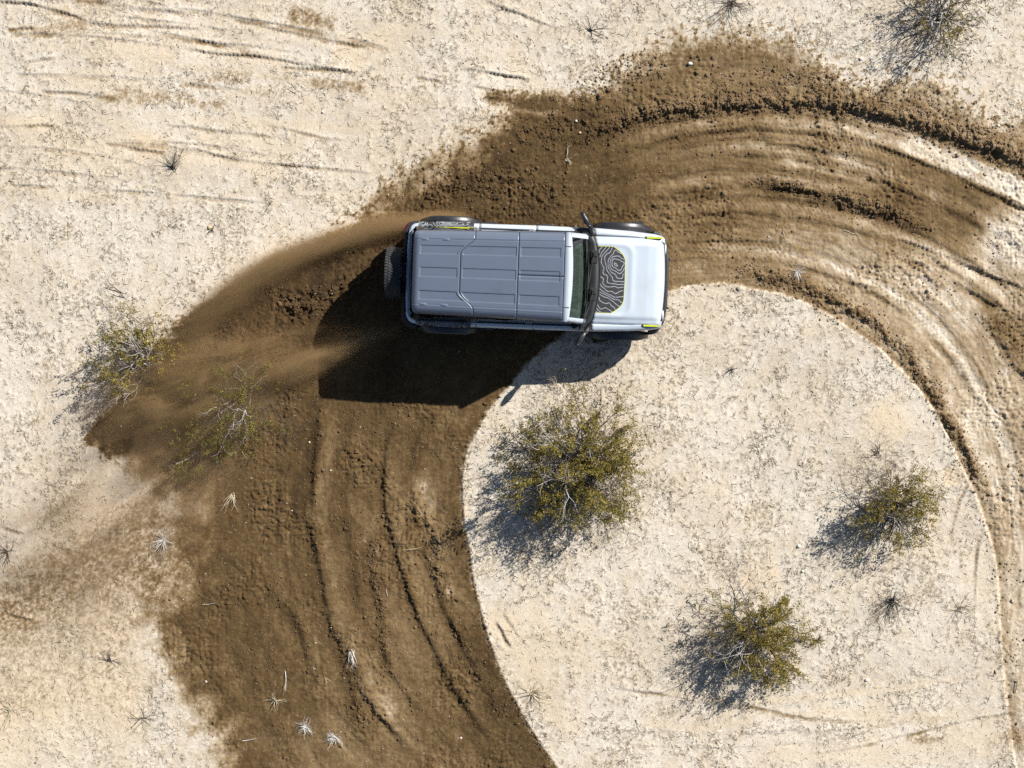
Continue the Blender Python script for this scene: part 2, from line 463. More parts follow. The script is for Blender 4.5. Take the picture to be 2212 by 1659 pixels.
# --- patches of worked ground on the crust
for ln, w_, dv_, ye, sm in [
    ([(100, 36), (180, 27), (240, 20)], .16, .2, 0, .3), ([(625, 42), (670, 54), (735, 68)], .17, .3, 0, .2),
    ([(200, 219), (292, 213), (396, 221), (458, 227), (517, 229)], .11, .32, 0, .3), ([(390, 185), (470, 176), (545, 174)], .1, .26, 0, .2),
    ([(670, 180), (740, 186), (800, 195)], .1, .3, 0, .1), ([(20, 80), (110, 64), (200, 62)], .1, .15, 0, 0), ([(60, 90), (140, 78), (200, 60)], .12, .16, 0, 0),
    ([(285, 300), (330, 315), (370, 330)], .2, .1, .9, .8), ([(720, 108), (770, 122), (800, 138)], .2, .14, .8, .6), ([(310, 112), (350, 128), (390, 130)], .16, .1, .6, .5),
    ([(0, 262), (60, 268), (120, 275)], .16, .08, .7, .6), ([(620, 30), (660, 40), (700, 50)], .1, .18, 0, 0), ([(820, 60), (830, 100), (790, 130)], .3, .04, .6, .4),
    ([(100, 330), (200, 335), (320, 345)], .3, .02, .35, .3), ([(1000, 60), (1060, 90), (1130, 120)], .25, .06, .25, .3),
    ([(1890, 870), (1925, 905), (1960, 945)], .28, .04, .8, .9), ([(2050, 1012), (2060, 1030), (2068, 1050)], .19, .14, 1.0, .9),
    ([(2030, 1080), (2020, 1120), (2012, 1150)], .08, .12, .6, .5), ([(1270, 940), (1330, 950), (1370, 985)], .3, .05, .5, .6),
    ([(1600, 1260), (1640, 1250), (1690, 1230)], .2, .05, .7, .6), ([(1290, 1340), (1200, 1380), (1100, 1310)], .3, .02, .4, .4),
    ([(1060, 1290), (1090, 1360), (1140, 1430), (1190, 1520), (1250, 1620)], .24, .05, .55, .7),
    ([(1380, 1500), (1460, 1506), (1540, 1516), (1600, 1526), (1740, 1556), (1900, 1570)], .06, .16, .2, .2), ([(1880, 1572), (1980, 1560), (2060, 1566)], .1, .14, .2, .2),
    ([(1960, 1606), (2020, 1604), (2060, 1596)], .07, .34, .2, .3), ([(2130, 1610), (2190, 1600), (2260, 1594)], .14, .22, .5, .4),
    ([(1600, 1640), (1800, 1635), (2000, 1625), (2212, 1575)], .2, .03, .5, .8), ([(1980, 1440), (2060, 1400), (2120, 1380)], .25, .04, .2, .1),
    ([(-60, 1350), (0, 1320), (100, 1260), (220, 1190), (330, 1120)], .5, .32, .8, .2), ([(-100, 1400), (150, 1330), (330, 1380)], .8, .16, .9, .2),
    ([(-100, 1580), (120, 1500), (330, 1520)], .8, .16, .85, .2), ([(300, 1060), (340, 1130), (350, 1200), (300, 1300)], .42, .3, .6, .1), ([(210, 1300), (280, 1240), (350, 1260)], .3, .1, .5, .1)]:
    tint(ln, w_ * 1.2, dv_ * 0.95, ye, sm)

V = np.clip(V, 0, 1.05)
H += big + (1 - MASK) * sand_rel * (1 - 0.75 * np.clip(SMOOTH, 0, 1)) + MASK * soil_rel - 0.05 * HM

# --- the big windrow of thrown earth on the outside of the turn
BERM = [(1240, 330), (1310, 285), (1378, 258), (1425, 249), (1488, 242), (1551, 231), (1584, 231), (1653, 227), (1697, 230), (1772, 232), (1835, 237), (1883, 247),
        (1930, 260), (1977, 274), (2024, 290), (2071, 304), (2112, 318), (2150, 334), (2212, 363), (2290, 405)]
step(BERM, 0.06, w=0.07, L=0.28, rag=0.09, dv=0.15, dvw=0.10, dvo=-0.04, clod=1.0)  # low side darkened: damp earth with slope shade painted in
ridge(BERM, 0.035, 0.12, rough=1.2, off=0.06, clod=0.9)
TR3 = [(1606, 382), (1647, 394), (1709, 406), (1760, 425), (1804, 440), (1835, 444), (1883, 458), (1930, 473), (1977, 488), (2024, 501)]
step(TR3, 0.045, w=0.06, L=0.22, rag=0.07, dv=0.16, dvw=0.09, dvo=-0.02, clod=0.7)
ridge([(1780, 412), (1840, 430), (1900, 446), (1960, 468)], 0.03, 0.12, rough=1.2, clod=0.6)
step([(1647, 310), (1697, 315), (1747, 322), (1800, 333)], 0.03, w=0.02, L=0.12, dv=0.25, dvw=0.05)
step([(1900, 318), (1942, 334), (2002, 358), (2056, 381), (2097, 403), (2150, 425), (2212, 453), (2300, 495)], 0.024, w=0.018, L=0.10, dv=0.16, dvw=0.03, saw=0.006, mod=.6)
tint([(1672, 346), (1741, 359), (1804, 375), (1867, 394), (1914, 413)], .08, -.22, .3, .5)
tint([(1540, 415), (1600, 420), (1660, 430)], .07, -.16, .2, .4); tint([(1640, 508), (1720, 505), (1800, 512)], .12, -.12, .2, .4)
tint([(1055, 235), (1110, 240), (1165, 246), (1220, 247)], .045, -.42, .5, .6, wob=.03)
tint([(2150, 480), (2200, 540), (2260, 560)], .4, -.2, .1, .3); tint([(1950, 545), (2040, 600), (2100, 650), (2160, 720), (2212, 800)], .1, -.12, .3, .6)
tint([(1870, 570), (1990, 620), (2080, 700), (2150, 800)], .14, -.06, .3, .6)
step([(1880, 500), (1913, 511), (1955, 521), (2000, 539), (2039, 553), (2088, 573), (2136, 594), (2212, 623), (2290, 655)], 0.028, w=0.02, L=0.10, dv=0.16, dvw=0.04, saw=0.006, mod=.6)
step([(2065, 610), (2104, 633), (2136, 652), (2159, 668)], 0.035, w=0.025, L=0.12, dv=0.28, dvw=0.05)
step([(1958, 558), (1978, 567), (2000, 577)], 0.022, w=0.02, L=0.08, dv=0.2, dvw=0.04)
step([(2095, 668), (2114, 684), (2140, 710), (2156, 736), (2172, 762), (2191, 788), (2212, 811), (2260, 860)], 0.04, w=0.05, L=0.14, rag=0.03, dv=0.3, dvw=0.12, dvo=0.13, clod=0.25)
tread([(1470, 538), (1520, 536), (1590, 535), (1660, 538), (1710, 542)], 0.14, 0.02, yel=.3, dv=.05)
tread([(1828, 574), (1880, 584), (1930, 596), (1995, 616)], 0.11, 0.018, yel=.5)
tread([(1910, 548), (1950, 562), (2005, 590)], 0.1, 0.02, yel=.4); tread([(1700, 296), (1800, 306), (1900, 330), (1990, 362)], 0.12, 0.014, rows=4)
tread([(1640, 336), (1740, 340), (1850, 366), (1960, 400)], 0.12, 0.014, rows=4)
tread([(2130, 690), (2180, 718), (2240, 760)], 0.12, 0.02); tread([(2060, 560), (2130, 590), (2212, 635)], 0.1, 0.012)
tread([(2050, 1008), (2058, 1030), (2064, 1052)], 0.13, 0.016, yel=1.0)
# clods heaped along the inside of the turn
ICL = [(1579, 584), (1634, 590), (1676, 604), (1702, 607), (1731, 616), (1764, 633), (1796, 649), (1828, 668), (1871, 685), (1903, 714), (1935, 740), (1958, 766),
       (1978, 800), (2007, 838), (2030, 875), (2055, 918), (2078, 955), (2104, 1000), (2130, 1060), (2150, 1110)]
ICL_END = [(2120, 1040), (2145, 1110), (2165, 1180), (2178, 1260), (2184, 1340), (2190, 1430), (2200, 1540), (2215, 1660)]
step(ICL_END, .010, w=.05, L=.14, rag=.04, dv=.07, dvw=.1, clod=.06)
step(ICL, 0.03, w=0.06, L=0.16, rag=0.08, dv=0.24, dvw=0.11, dvo=0.0, clod=0.75)
ridge(ICL, 0.028, 0.1, rough=1.5, dv=0.1, clod=0.7, freq=8)
# steps in the churned earth, lower left
S1 = [(688, 850), (684, 922), (680, 966), (673, 1033), (669, 1100), (669, 1144), (680, 1197), (691, 1255), (698, 1304), (706, 1344), (724, 1384), (733, 1406), (760, 1446),
      (773, 1491), (804, 1540), (840, 1580), (866, 1615), (884, 1651)]
step(S1, 0.05, w=0.06, L=0.26, rag=0.018, dv=0.12, dvw=0.13, dvo=-0.09, clod=0.12, mod=.15)
S2 = [(856, 880), (849, 922), (835, 957), (829, 1011), (829, 1077), (835, 1131), (849, 1171), (862, 1224), (880, 1277), (898, 1331), (924, 1384), (951, 1442), (978, 1491),
      (1013, 1548), (1040, 1584), (1067, 1615)]
step(S2, 0.042, w=0.04, L=0.24, rag=0.009, dv=0.09, dvw=0.07, dvo=-0.05, clod=0.04, mod=.12)
step([(795, 1144), (795, 1188), (800, 1260), (813, 1300), (822, 1340), (826, 1388), (835, 1455)], 0.03, w=0.06, L=0.16, rag=0.025, dv=0.16, dvw=0.07, clod=0.6)
step([(560, 1260), (613, 1313), (635, 1348), (653, 1393), (662, 1437), (690, 1500)], 0.02, w=0.06, L=0.16, rag=0.03, dv=0.08, dvw=0.08, clod=0.2)
ridge([(880, 1050), (907, 1108), (938, 1144), (946, 1197), (955, 1264), (978, 1313)], 0.025, 0.13, rough=1.6, dv=-0.12, clod=0.5, freq=8)
tint([(895, 1020), (915, 1060), (935, 1110)], .17, -.26, .1, 0, wob=.12); tint([(960, 1270), (1000, 1290), (1030, 1330)], .1, -.22, .1, 0, wob=.1)
tint([(770, 1180), (800, 1150), (830, 1120)], .12, -.1, .1, 0, wob=.1); tint([(860, 1470), (840, 1560), (880, 1640)], .3, -.09, .1, 0, wob=.1)
step([(960, 1330), (982, 1366), (1004, 1406), (1022, 1446), (1040, 1490)], 0.022, w=0.05, L=0.14, rag=0.02, dv=0.14, dvw=0.06, clod=0.4)
step([(720, 1400), (752, 1470), (770, 1540), (790, 1600)], 0.022, w=0.05, L=0.14, rag=0.025, dv=0.1, dvw=0.06, clod=0.4)
ridge([(1095, 1560), (1050, 1500), (1020, 1420)], 0.015, 0.12, rough=1.2, dv=0.1, clod=0.3)
def off(pts, d):
    P = resample(W(pts), 0.3)
    t = np.gradient(P, axis=0); t /= np.linalg.norm(t, axis=1, keepdims=True)
    P = P + d * np.column_stack([-t[:, 1], t[:, 0]])
    return [(a * SC + 1106.0, 829.5 - b * SC) for a, b in P]
# long, even wheel paths that follow the turn: pressed pale bands and darker furrows between them
tint(off(S1, .24), .13, -.13, .1, .3, wob=.03); tint(off(S1, -.30), .16, .05, 0, 0); tint(off(S2, .2), .12, -.07, .1, .5, wob=.03); tint(off(S2, -.42), .12, -.06, .1, .1)
tint(off(S2, .55), .1, .07, 0, 0); tint(off(INNER[1:17], .16), .1, .1, 0, 0, wob=.06); tint(off(S1, -.75), .2, -.05, 0, 0)  # the INNER band paints the rim's shade onto the earth below it
step(off(S2, .5), .018, w=.04, L=.14, rag=.014, dv=.07, dvw=.07, mod=.5); step(off(S1, .62), .018, w=.05, L=.14, rag=.02, dv=.06, dvw=.06, clod=.12, mod=.5)
step(off(S1, -.55), .014, w=.06, L=.16, rag=.02, dv=.05, dvw=.08, mod=.6)
ARC_A = [(1360, 330), (1450, 300), (1560, 285), (1680, 284), (1800, 298), (1900, 320), (2000, 352), (2100, 395), (2212, 450)]
ARC_B = [(1450, 350), (1560, 338), (1680, 340), (1800, 362), (1900, 395), (2000, 435), (2100, 480), (2212, 545)]
ARC_C = [(1440, 475), (1540, 462), (1640, 462), (1760, 478), (1870, 505), (1980, 545), (2080, 600), (2160, 660), (2212, 720)]
ARC_D = [(1450, 560), (1540, 556), (1650, 562), (1760, 585), (1860, 620), (1950, 672), (2030, 745), (2090, 830), (2140, 930), (2180, 1040)]
ARC_E = [(1400, 430), (1500, 412), (1620, 405), (1740, 415), (1850, 436)]
for k_, (arc, sgn) in enumerate([(ARC_A, 1), (ARC_B, 1), (ARC_C, 1), (ARC_D, 1), (ARC_E, 1)]):
    step(arc, .020, w=.03, L=.12, rag=.015, dv=.15, dvw=.055, dvo=-.02, mod=.6)
    tint(off(arc, .17), .08, -.19, .25, .5, wob=.03)
    tint(off(arc, -.2), .09, .06, 0, 0, wob=.03)
    step(off(arc, .32), .010, w=.02, L=.08, rag=.01, dv=.08, dvw=.03, mod=.7)
tread(off(ARC_A, .02), .12, .012, rows=4); tread(off(ARC_C, .2), .12, .012, rows=5, yel=.2); tread(off(ARC_D, .1), .11, .010, rows=4)
tint([(1930, 640), (2020, 730), (2085, 850), (2130, 960), (2170, 1100)], .3, -.05, .2, .4)
tint([(2120, 700), (2170, 790), (2200, 900)], .06, -.15, .3, .5); tint([(2190, 830), (2215, 1000), (2225, 1200)], .1, .1, .1, .2)
step([(2165, 1010), (2190, 1120), (2205, 1240), (2212, 1350)], .025, w=.04, L=.14, rag=.03, dv=.14, dvw=.08)
tint([(1930, 300), (2000, 328), (2080, 362), (2150, 390), (2212, 420), (2300, 462), (2400, 510)], .2, -.55, .1, .8, hard=6, wob=.02)
tint([(1960, 590), (2060, 650), (2130, 720), (2190, 830)], .16, -.12, .25, .5)
tint([(2080, 880), (2130, 1000), (2160, 1100)], .25, -.08, .2, .3)
# the crust's broken rim
step(INNER[::-1], 0.022, w=0.015, L=0.16, rag=0.008, fade=False, mod=0.2)
ridge(INNER, 0.004, 0.05, rough=1.5, clod=0.16, off=-0.03, fade=False)
tint(off(INNER[24:], .05), .06, .12, .5, .5, wob=.03)
tint([(1000, 1060), (1010, 980), (1045, 900)], .05, 0, 0, 0)
# flung clumps behind the car and beside it
for ln, A_, w_ in [([(560, 600), (620, 640), (700, 640)], .03, .2), ([(600, 680), (680, 660), (760, 600)], .035, .18), ([(900, 440), (1000, 400), (1120, 400), (1240, 420)], .02, .3),
                   ([(1100, 300), (1200, 280), (1330, 240)], .016, .3), ([(640, 560), (720, 540), (800, 520)], .02, .15), ([(1250, 210), (1350, 160), (1450, 150)], .01, .25)]:
    ridge(ln, A_, w_, rough=1.8, clod=0.5, freq=7)
ridge([(1500, 210), (1700, 190), (1900, 225), (2100, 290), (2200, 320)], .006, .3, rough=1.5, clod=0.55)

V = np.clip(V, 0, 1.05)
CLOD = np.clip(CLOD, 0, 1.3)

# firm patches where the tyres stand
CAR_O = (0.385, 1.835); CAR_YAW = R(-2.1); CAR_Z = -0.06
def car2world(x, y):
    c, s = math.cos(CAR_YAW), math.sin(CAR_YAW)
    return CAR_O[0] + c * x - s * y, CAR_O[1] + s * x + c * y
for wx_ in (-1.46, 1.46):
    for wy_ in (-0.84, 0.84):
        px, py = car2world(wx_, wy_)
        k = np.exp(-(((X - px) ** 2 + (Y - py) ** 2) / 0.3 ** 2) ** 2)
        H = H * (1 - k) + (CAR_Z - 0.0) * k

far_fade = np.clip((np.maximum(np.abs(X) - 9.5, np.abs(Y) - 7.3)) / 6, 0, 1)
H = H * (1 - far_fade) + far_fade * (0.3 * perlin(X * 0.05, Y * 0.05, 71) + 0.03 * perlin(X * 0.7, Y * 0.7, 72)) * np.clip(far_fade * 2 - 1, 0, 1)
V = V * (1 - far_fade)

LIT = LIT * (1 - far_fade) + 0.4 * far_fade
def sample(Arr, x, y):
    """bilinear look-up on the fine part of the sheet"""
    fx = np.clip((np.asarray(x) - XS[XO]) / STEP, 0, XN - 1.001); fy = np.clip((np.asarray(y) - YS[YO]) / STEP, 0, YN - 1.001)
    i = fx.astype(int); j = fy.astype(int); u = fx - i; v = fy - j
    i = i + XO; j = j + YO
    return (Arr[j, i] * (1 - u) + Arr[j, i + 1] * u) * (1 - v) + (Arr[j + 1, i] * (1 - u) + Arr[j + 1, i + 1] * u) * v
def gz(x, y): return float(sample(H, np.array([x]), np.array([y]))[0])

# --- ground material
def ground_material():
    m, nt, b = new_mat('desert_ground')
    tc = coords(nt)
    v = attr(nt, 'soil'); yel = attr(nt, 'yellow'); lit = attr(nt, 'litter')
    n1 = attr(nt, 'blotch'); n2 = noise(nt, tc, 20.0, 3, 0.62); n3 = noise(nt, tc, 52.0, 2, 0.6); n4 = noise(nt, tc, 120.0, 1, 0.6)
    vo = nt.nodes.new('ShaderNodeTexVoronoi'); vo.inputs['Scale'].default_value = 36.0; nt.links.new(tc, vo.inputs['Vector'])
    cell = N(nt, vo.outputs['Color']); dist = N(nt, vo.outputs['Distance'])
    # pale crust: greyish, pinkish and yellowish sand grains, gravel, dry litter, dark grit
    crust = mix(nt, n1.ss(0.2, 0.8), (0.47, 0.392, 0.292), (0.54, 0.486, 0.408))
    crust = mix(nt, n3.ss(0.30, 0.66) * 0.55, crust, (0.66, 0.605, 0.52))
    crust = mix(nt, yel * 0.75, crust, (0.58, 0.46, 0.31))
    lf = ((lit * 0.8 + 0.2) * n2.ss(0.40, 0.60) * n3.ss(0.32, 0.56)) * (1.0 - yel * 0.8)
    crust = mix(nt, lf * 0.85, crust, (0.235, 0.19, 0.125))
    crust = mix(nt, (lit * 0.6 + 0.4) * n3.ss(0.54, 0.66) * n2.ss(0.42, 0.58) * 0.9, crust, (0.13, 0.105, 0.075))
    crust = mix(nt, n4.ss(0.58, 0.72) * 0.6, crust, (0.22, 0.18, 0.125))
    # earth
    vv = v + (n2 - 0.5) * 0.16 + (n3 - 0.5) * 0.13
    ramp = nt.nodes.new('ShaderNodeValToRGB')
    nt.links.new(vv.sock, ramp.inputs[0])
    cr = ramp.color_ramp
    for i, (p, c) in enumerate([(0.0, (.46, .385, .295)), (0.22, (.36, .285, .195)), (0.45, (.190, .130, .066)), (0.68, (.095, .059, .0245)), (0.84, (.055, .033, .0135)), (1.0, (.025, .016, .0075))]):
        e = cr.elements[i] if i < 2 else cr.elements.new(p)
        e.position = p; e.color = (*c, 1)
    earth = mix(nt, n4.ss(0.55, 0.75) * 0.22, ramp.outputs[0], mix(nt, 0.35, ramp.outputs[0], (.42, .34, .24)))
    col = mix(nt, (v + (n2 - 0.5) * 0.12 + (n3 - 0.5) * 0.10).ss(0.06, 0.24), crust, earth)
    # pale gravel grains everywhere
    cs = nt.nodes.new('ShaderNodeSeparateColor'); nt.links.new(vo.outputs['Color'], cs.inputs[0])
    grain = N(nt, cs.outputs[0]).ss(0.90, 0.93) * (1.0 - dist.ss(0.22, 0.34))
    col = mix(nt, grain * (0.75 - v * 0.55), col, (0.50, 0.42, 0.31))
    nt.links.new(col, b.inputs['Base Color'])
    b.inputs['Roughness'].default_value = 0.95
    b.inputs['Specular IOR Level'].default_value = 0.15
    bp = nt.nodes.new('ShaderNodeBump'); bp.inputs['Strength'].default_value = 0.65; bp.inputs['Distance'].default_value = 0.012
    hgt = (n3 * 0.9 + n4 * 0.55) * (v * 0.7 + 0.85) + grain * 0.6 + lf * 0.4
    nt.links.new(hgt.sock, bp.inputs['Height'])
    nt.links.new(bp.outputs[0], b.inputs['Normal'])
    return m

GM = ground_material()
nyg, nxg = X.shape
ii = np.arange(nyg * nxg, dtype=np.int32).reshape(nyg, nxg)
Fg = np.stack([ii[:-1, :-1], ii[:-1, 1:], ii[1:, 1:], ii[1:, :-1]], -1).reshape(-1, 4)
me = np_mesh('ground', np.stack([X, Y, H], -1).reshape(-1, 3), Fg, smooth=True,
             attrs={'soil': V, 'yellow': np.clip(YEL, 0, 1), 'litter': LIT * (1 - 0.9 * np.clip(SMOOTH, 0, 1)), 'blotch': 0.5 + 0.5 * (1 - far_fade) * (0.8 * perlin(X * 0.55, Y * 0.55, 80) + 0.6 * perlin(X * 2.1, Y * 2.1, 81) + 0.5 * perlin(X * 5, Y * 5, 82))})
tag(link('ground', me, GM), kind='structure')
# ------------------------------------------------------------------ the off-road car
M = {}
def paint_mat(name, col, rough, coat):
    m, nt, b = new_mat(name)
    tc = coords(nt)
    d = noise(nt, tc, 3.0, 5, 0.6)
    nt.links.new(mix(nt, d.ss(0.42, 0.8) * 0.3, col, tuple(c * k for c, k in zip(col, (0.8, 0.72, 0.6)))), b.inputs['Base Color'])
    nt.links.new((noise(nt, tc, 9.0, 4) * 0.12 + rough).sock, b.inputs['Roughness'])
    b.inputs['Coat Weight'].default_value = coat
    b.inputs['Coat Roughness'].default_value = 0.05
    return m
M['white'] = paint_mat('white_paint', (0.425, 0.48, 0.55), 0.32, 0.8)
M['roof'] = paint_mat('grey_hardtop', (0.098, 0.121, 0.170), 0.30, 0.0)
M['black'] = plain('black_plastic', (0.018, 0.019, 0.021), 0.5, spec=0.5, vary=0.2, vscale=20, bump=0.1, bscale=200)
M['flare'] = plain('flare_plastic', (0.022, 0.023, 0.026), 0.38, spec=0.6, vary=0.2, vscale=14)
M['rubber'] = plain('tyre_rubber', (0.03, 0.031, 0.033), 0.7, spec=0.4, vary=0.3, vscale=20)
M['rim'] = plain('rim_metal', (0.08, 0.08, 0.085), 0.35, metal=0.9, vary=0.1)
M['inside'] = plain('cabin_trim', (0.10, 0.105, 0.10), 0.8, vary=0.2, vscale=12)
M['seat'] = plain('seat_cloth', (0.06, 0.06, 0.065), 0.9, vary=0.2, vscale=20)
M['yellow'] = plain('yellow_stripe', (0.52, 0.56, 0.03), 0.45, vary=0.03)
M['pillar'] = plain('brown_reflection_pillar', (0.03, 0.017, 0.012), 0.25, spec=0.6, vary=0.15)  # brown reflection painted into the dark gloss
M['red'] = plain('red_lens', (0.09, 0.006, 0.012), 0.15, spec=0.7, coat=0.5)
M['lamp'] = plain('lamp_lens', (0.6, 0.62, 0.64), 0.12, spec=0.7, coat=0.5)
M['chrome'] = plain('mirror_glass', (0.6, 0.62, 0.65), 0.04, metal=1.0)
M['edge'] = plain('seam_black', (0.008, 0.008, 0.009), 0.7)

def glass_mat(name, tint, refl=1.45):
    m, nt, b = new_mat(name)
    nt.nodes.remove(b)
    out = nt.nodes['Material Output']
    tr = nt.nodes.new('ShaderNodeBsdfTransparent'); tr.inputs[0].default_value = (*tint, 1)
    gl = nt.nodes.new('ShaderNodeBsdfGlossy'); gl.inputs['Roughness'].default_value = 0.03
    fr = nt.nodes.new('ShaderNodeFresnel'); fr.inputs[0].default_value = refl
    tc = coords(nt)
    bp = nt.nodes.new('ShaderNodeBump'); bp.inputs['Strength'].default_value = 0.04
    nt.links.new(noise(nt, tc, 3.0, 1).sock, bp.inputs['Height'])
    nt.links.new(bp.outputs[0], gl.inputs['Normal'])
    mx = nt.nodes.new('ShaderNodeMixShader')
    nt.links.new(fr.outputs[0], mx.inputs[0]); nt.links.new(tr.outputs[0], mx.inputs[1]); nt.links.new(gl.outputs[0], mx.inputs[2])
    nt.links.new(mx.outputs[0], out.inputs[0])
    return m
M['glass'] = glass_mat('windscreen_glass', (0.60, 0.74, 0.68), 1.32)
M['dark_glass'] = glass_mat('privacy_glass', (0.10, 0.11, 0.11))

def contour_lines(name, hfun, u0, u1, v0, v1, nu_, nv_, levels, width, place, inside, mat, parent):
    """map-like contour lines as thin printed ribbons: marching squares over (u, v), each piece laid on the surface by place(u, v)"""
    us = np.linspace(u0, u1, nu_); vs_ = np.linspace(v0, v1, nv_)
    U, Vv = np.meshgrid(us, vs_, indexing='ij')
    Hh = hfun(U, Vv)
    V_, F_ = [], []
    for lv in levels:
        D = Hh - lv
        for i in range(nu_ - 1):
            row = D[i:i + 2]
            if row.min() > 0 or row.max() < 0: continue
            for j in range(nv_ - 1):
                c = [(i, j), (i + 1, j), (i + 1, j + 1), (i, j + 1)]
                d = [D[k] for k in c]
                pts = []
                for k in range(4):
                    a, b_ = d[k], d[(k + 1) % 4]
                    if (a > 0) != (b_ > 0):
                        t = a / (a - b_); p, q = c[k], c[(k + 1) % 4]
                        pts.append((us[p[0]] + t * (us[q[0]] - us[p[0]]), vs_[p[1]] + t * (vs_[q[1]] - vs_[p[1]])))
                for k in range(0, len(pts) - 1, 2):
                    (a0, b0), (a1, b1) = pts[k], pts[k + 1]
                    if not (inside(a0, b0) and inside(a1, b1)): continue
                    P0, P1 = Vector(place(a0, b0)), Vector(place(a1, b1))
                    t_ = P1 - P0
                    if t_.length < 1e-6: continue
                    t_.normalize()
                    n_ = Vector((-t_.y, t_.x, 0)) if abs(t_.z) < .7 else Vector((1, 0, 0))
                    n_ = n_.normalized() * width * .5
                    P0 -= t_ * width * .2; P1 += t_ * width * .2
                    b = len(V_)
                    V_ += [tuple(P0 + n_), tuple(P1 + n_), tuple(P1 - n_), tuple(P0 - n_)]
                    F_.append((b, b + 3, b + 2, b + 1))
    return tag(poly_obj(name, V_, F_, mat, parent), kind='stuff')
M['film'] = plain('dark_film', (0.030, 0.029, 0.032), 0.42, vary=0.08)
M['line'] = plain('grey_print_line', (0.30, 0.32, 0.35), 0.45, vary=0.05)

SUV = empty('off_road_car', (CAR_O[0], CAR_O[1], CAR_Z), CAR_YAW)
tag(SUV, 'white off-road car with grey roof and contour-line bonnet print, turning on churned earth', 'car')
WR = 0.43                       # tyre radius; car z = 0 is the ground under the tyres
AX = (-1.46, 1.46)

def interp(x, xs, ys): return float(np.interp(x, xs, ys))
def half_w(x): return interp(x, [-2.16, -2.11, -2.05, -1.93, -1.2, 0.0, 1.0, 1.6, 2.0, 2.12, 2.18], [.73, .81, .845, .862, .878, .882, .876, .85, .815, .79, .755])
def arch(x):
    zb = 0.50
    for a in AX:
        d = abs(x - a)
        if d < 0.505: zb = max(zb, WR + math.sqrt(0.505 ** 2 - d * d))
    return zb
def top_z(x): return interp(x, [-2.2, 0.9, 1.2, 2.0, 2.18], [1.215, 1.215, 1.195, 1.14, 1.115])
def side_ring(x, s, inner=0.805):
    """outer skin of the flank at station x, from the sill over the shoulder to the inner belt line"""
    hw, zt, zb = half_w(x), top_z(x), arch(x)
    pr = []
    for t in (0, .2, .45, .7, 1.0):
        z = zb + (zt - 0.10 - zb) * t
        off = -0.035 * max(0, (0.72 - z) / 0.22) if z < 0.72 else 0.0
        pr.append((hw + off, z))
    pr += [(hw - .006, zt - .055), (hw - .022, zt - .022), (hw - .05, zt - .006), (hw - .085, zt), (min(inner, hw - .1), zt + .002), (min(inner, hw - .1), zt - .05)]
    return [(x, s * y, z) for y, z in pr]
def flank(name, x0, x1, s, mat, parent=SUV, n=None, inner=0.805):
    n = n or max(4, int((x1 - x0) / 0.045))
    V_, nv = [], 11
    for i in range(n + 1):
        V_ += side_ring(x0 + (x1 - x0) * i / n, s, inner)
    F_ = grid_faces(n + 1, nv)
    if s > 0: F_ = [f[::-1] for f in F_]
    return poly_obj(name, V_, F_, mat, parent, smooth=True, solid=0.02)

for s in (1, -1):
    flank('front_fender', 0.985, 2.175, s, M['white'], inner=0.745)
    d1 = flank('front_door', 0.005, 0.975, s, M['white'])
    d2 = flank('rear_door', -0.955, -0.005, s, M['white'])
    flank('quarter_panel', -2.145, -0.965, s, M['white'])
    for d, hx in ((d1, 0.16), (d2, -0.78)):
        y0 = s * 0.885
        poly_obj('door_handle', [(hx + a * .11, y0 + s * b, 1.05 + c * .016) for a in (-1, 1) for b in (0, .03) for c in (-1, 1)],
                 [(0, 1, 3, 2), (4, 6, 7, 5), (0, 4, 5, 1), (2, 3, 7, 6), (0, 2, 6, 4), (1, 5, 7, 3)], M['black'], d, bevel=0.008)

def box(name, x0, x1, y0, y1, z0, z1, mat, parent=SUV, bevel=0.01, segs=2):
    v = [(x, y, z) for x in (x0, x1) for y in (y0, y1) for z in (z0, z1)]
    f = [(0, 1, 3, 2), (4, 6, 7, 5), (0, 4, 5, 1), (2, 3, 7, 6), (0, 2, 6, 4), (1, 5, 7, 3)]
    return poly_obj(name, v, f, mat, parent, bevel=bevel, segs=segs)

def prism(name, plan, z0, z1, mat, parent=SUV, bevel=0.012, shrink=None):
    """upright slab with a plan outline (x, y); z may be a function of (x, y)"""
    n = len(plan)
    f0 = z0 if callable(z0) else (lambda x, y: z0)
    f1 = z1 if callable(z1) else (lambda x, y: z1)
    v = [(x, y, f0(x, y)) for x, y in plan] + [(x, y, f1(x, y)) for x, y in plan]
    f = [tuple(range(n))[::-1], tuple(range(n, 2 * n))] + [(i, (i + 1) % n, n + (i + 1) % n, n + i) for i in range(n)]
    return poly_obj(name, v, f, mat, parent, bevel=bevel)

# dark tub that closes the car below: sills, floor, inner arches
box('chassis', -2.12, 2.08, -0.70, 0.70, 0.36, 0.62, M['edge'], bevel=0.03)
box('cabin_floor', -2.05, 0.86, -0.745, 0.745, 0.62, 0.70, M['inside'])
box('engine_bay', 0.90, 2.08, -0.70, 0.70, 0.62, 1.02, M['edge'], bevel=0.02)
for s in (1, -1):
    box('rock_rail', -0.88, 0.88, s * 0.80 - 0.06, s * 0.80 + 0.09, 0.44, 0.52, M['black'], bevel=0.02)

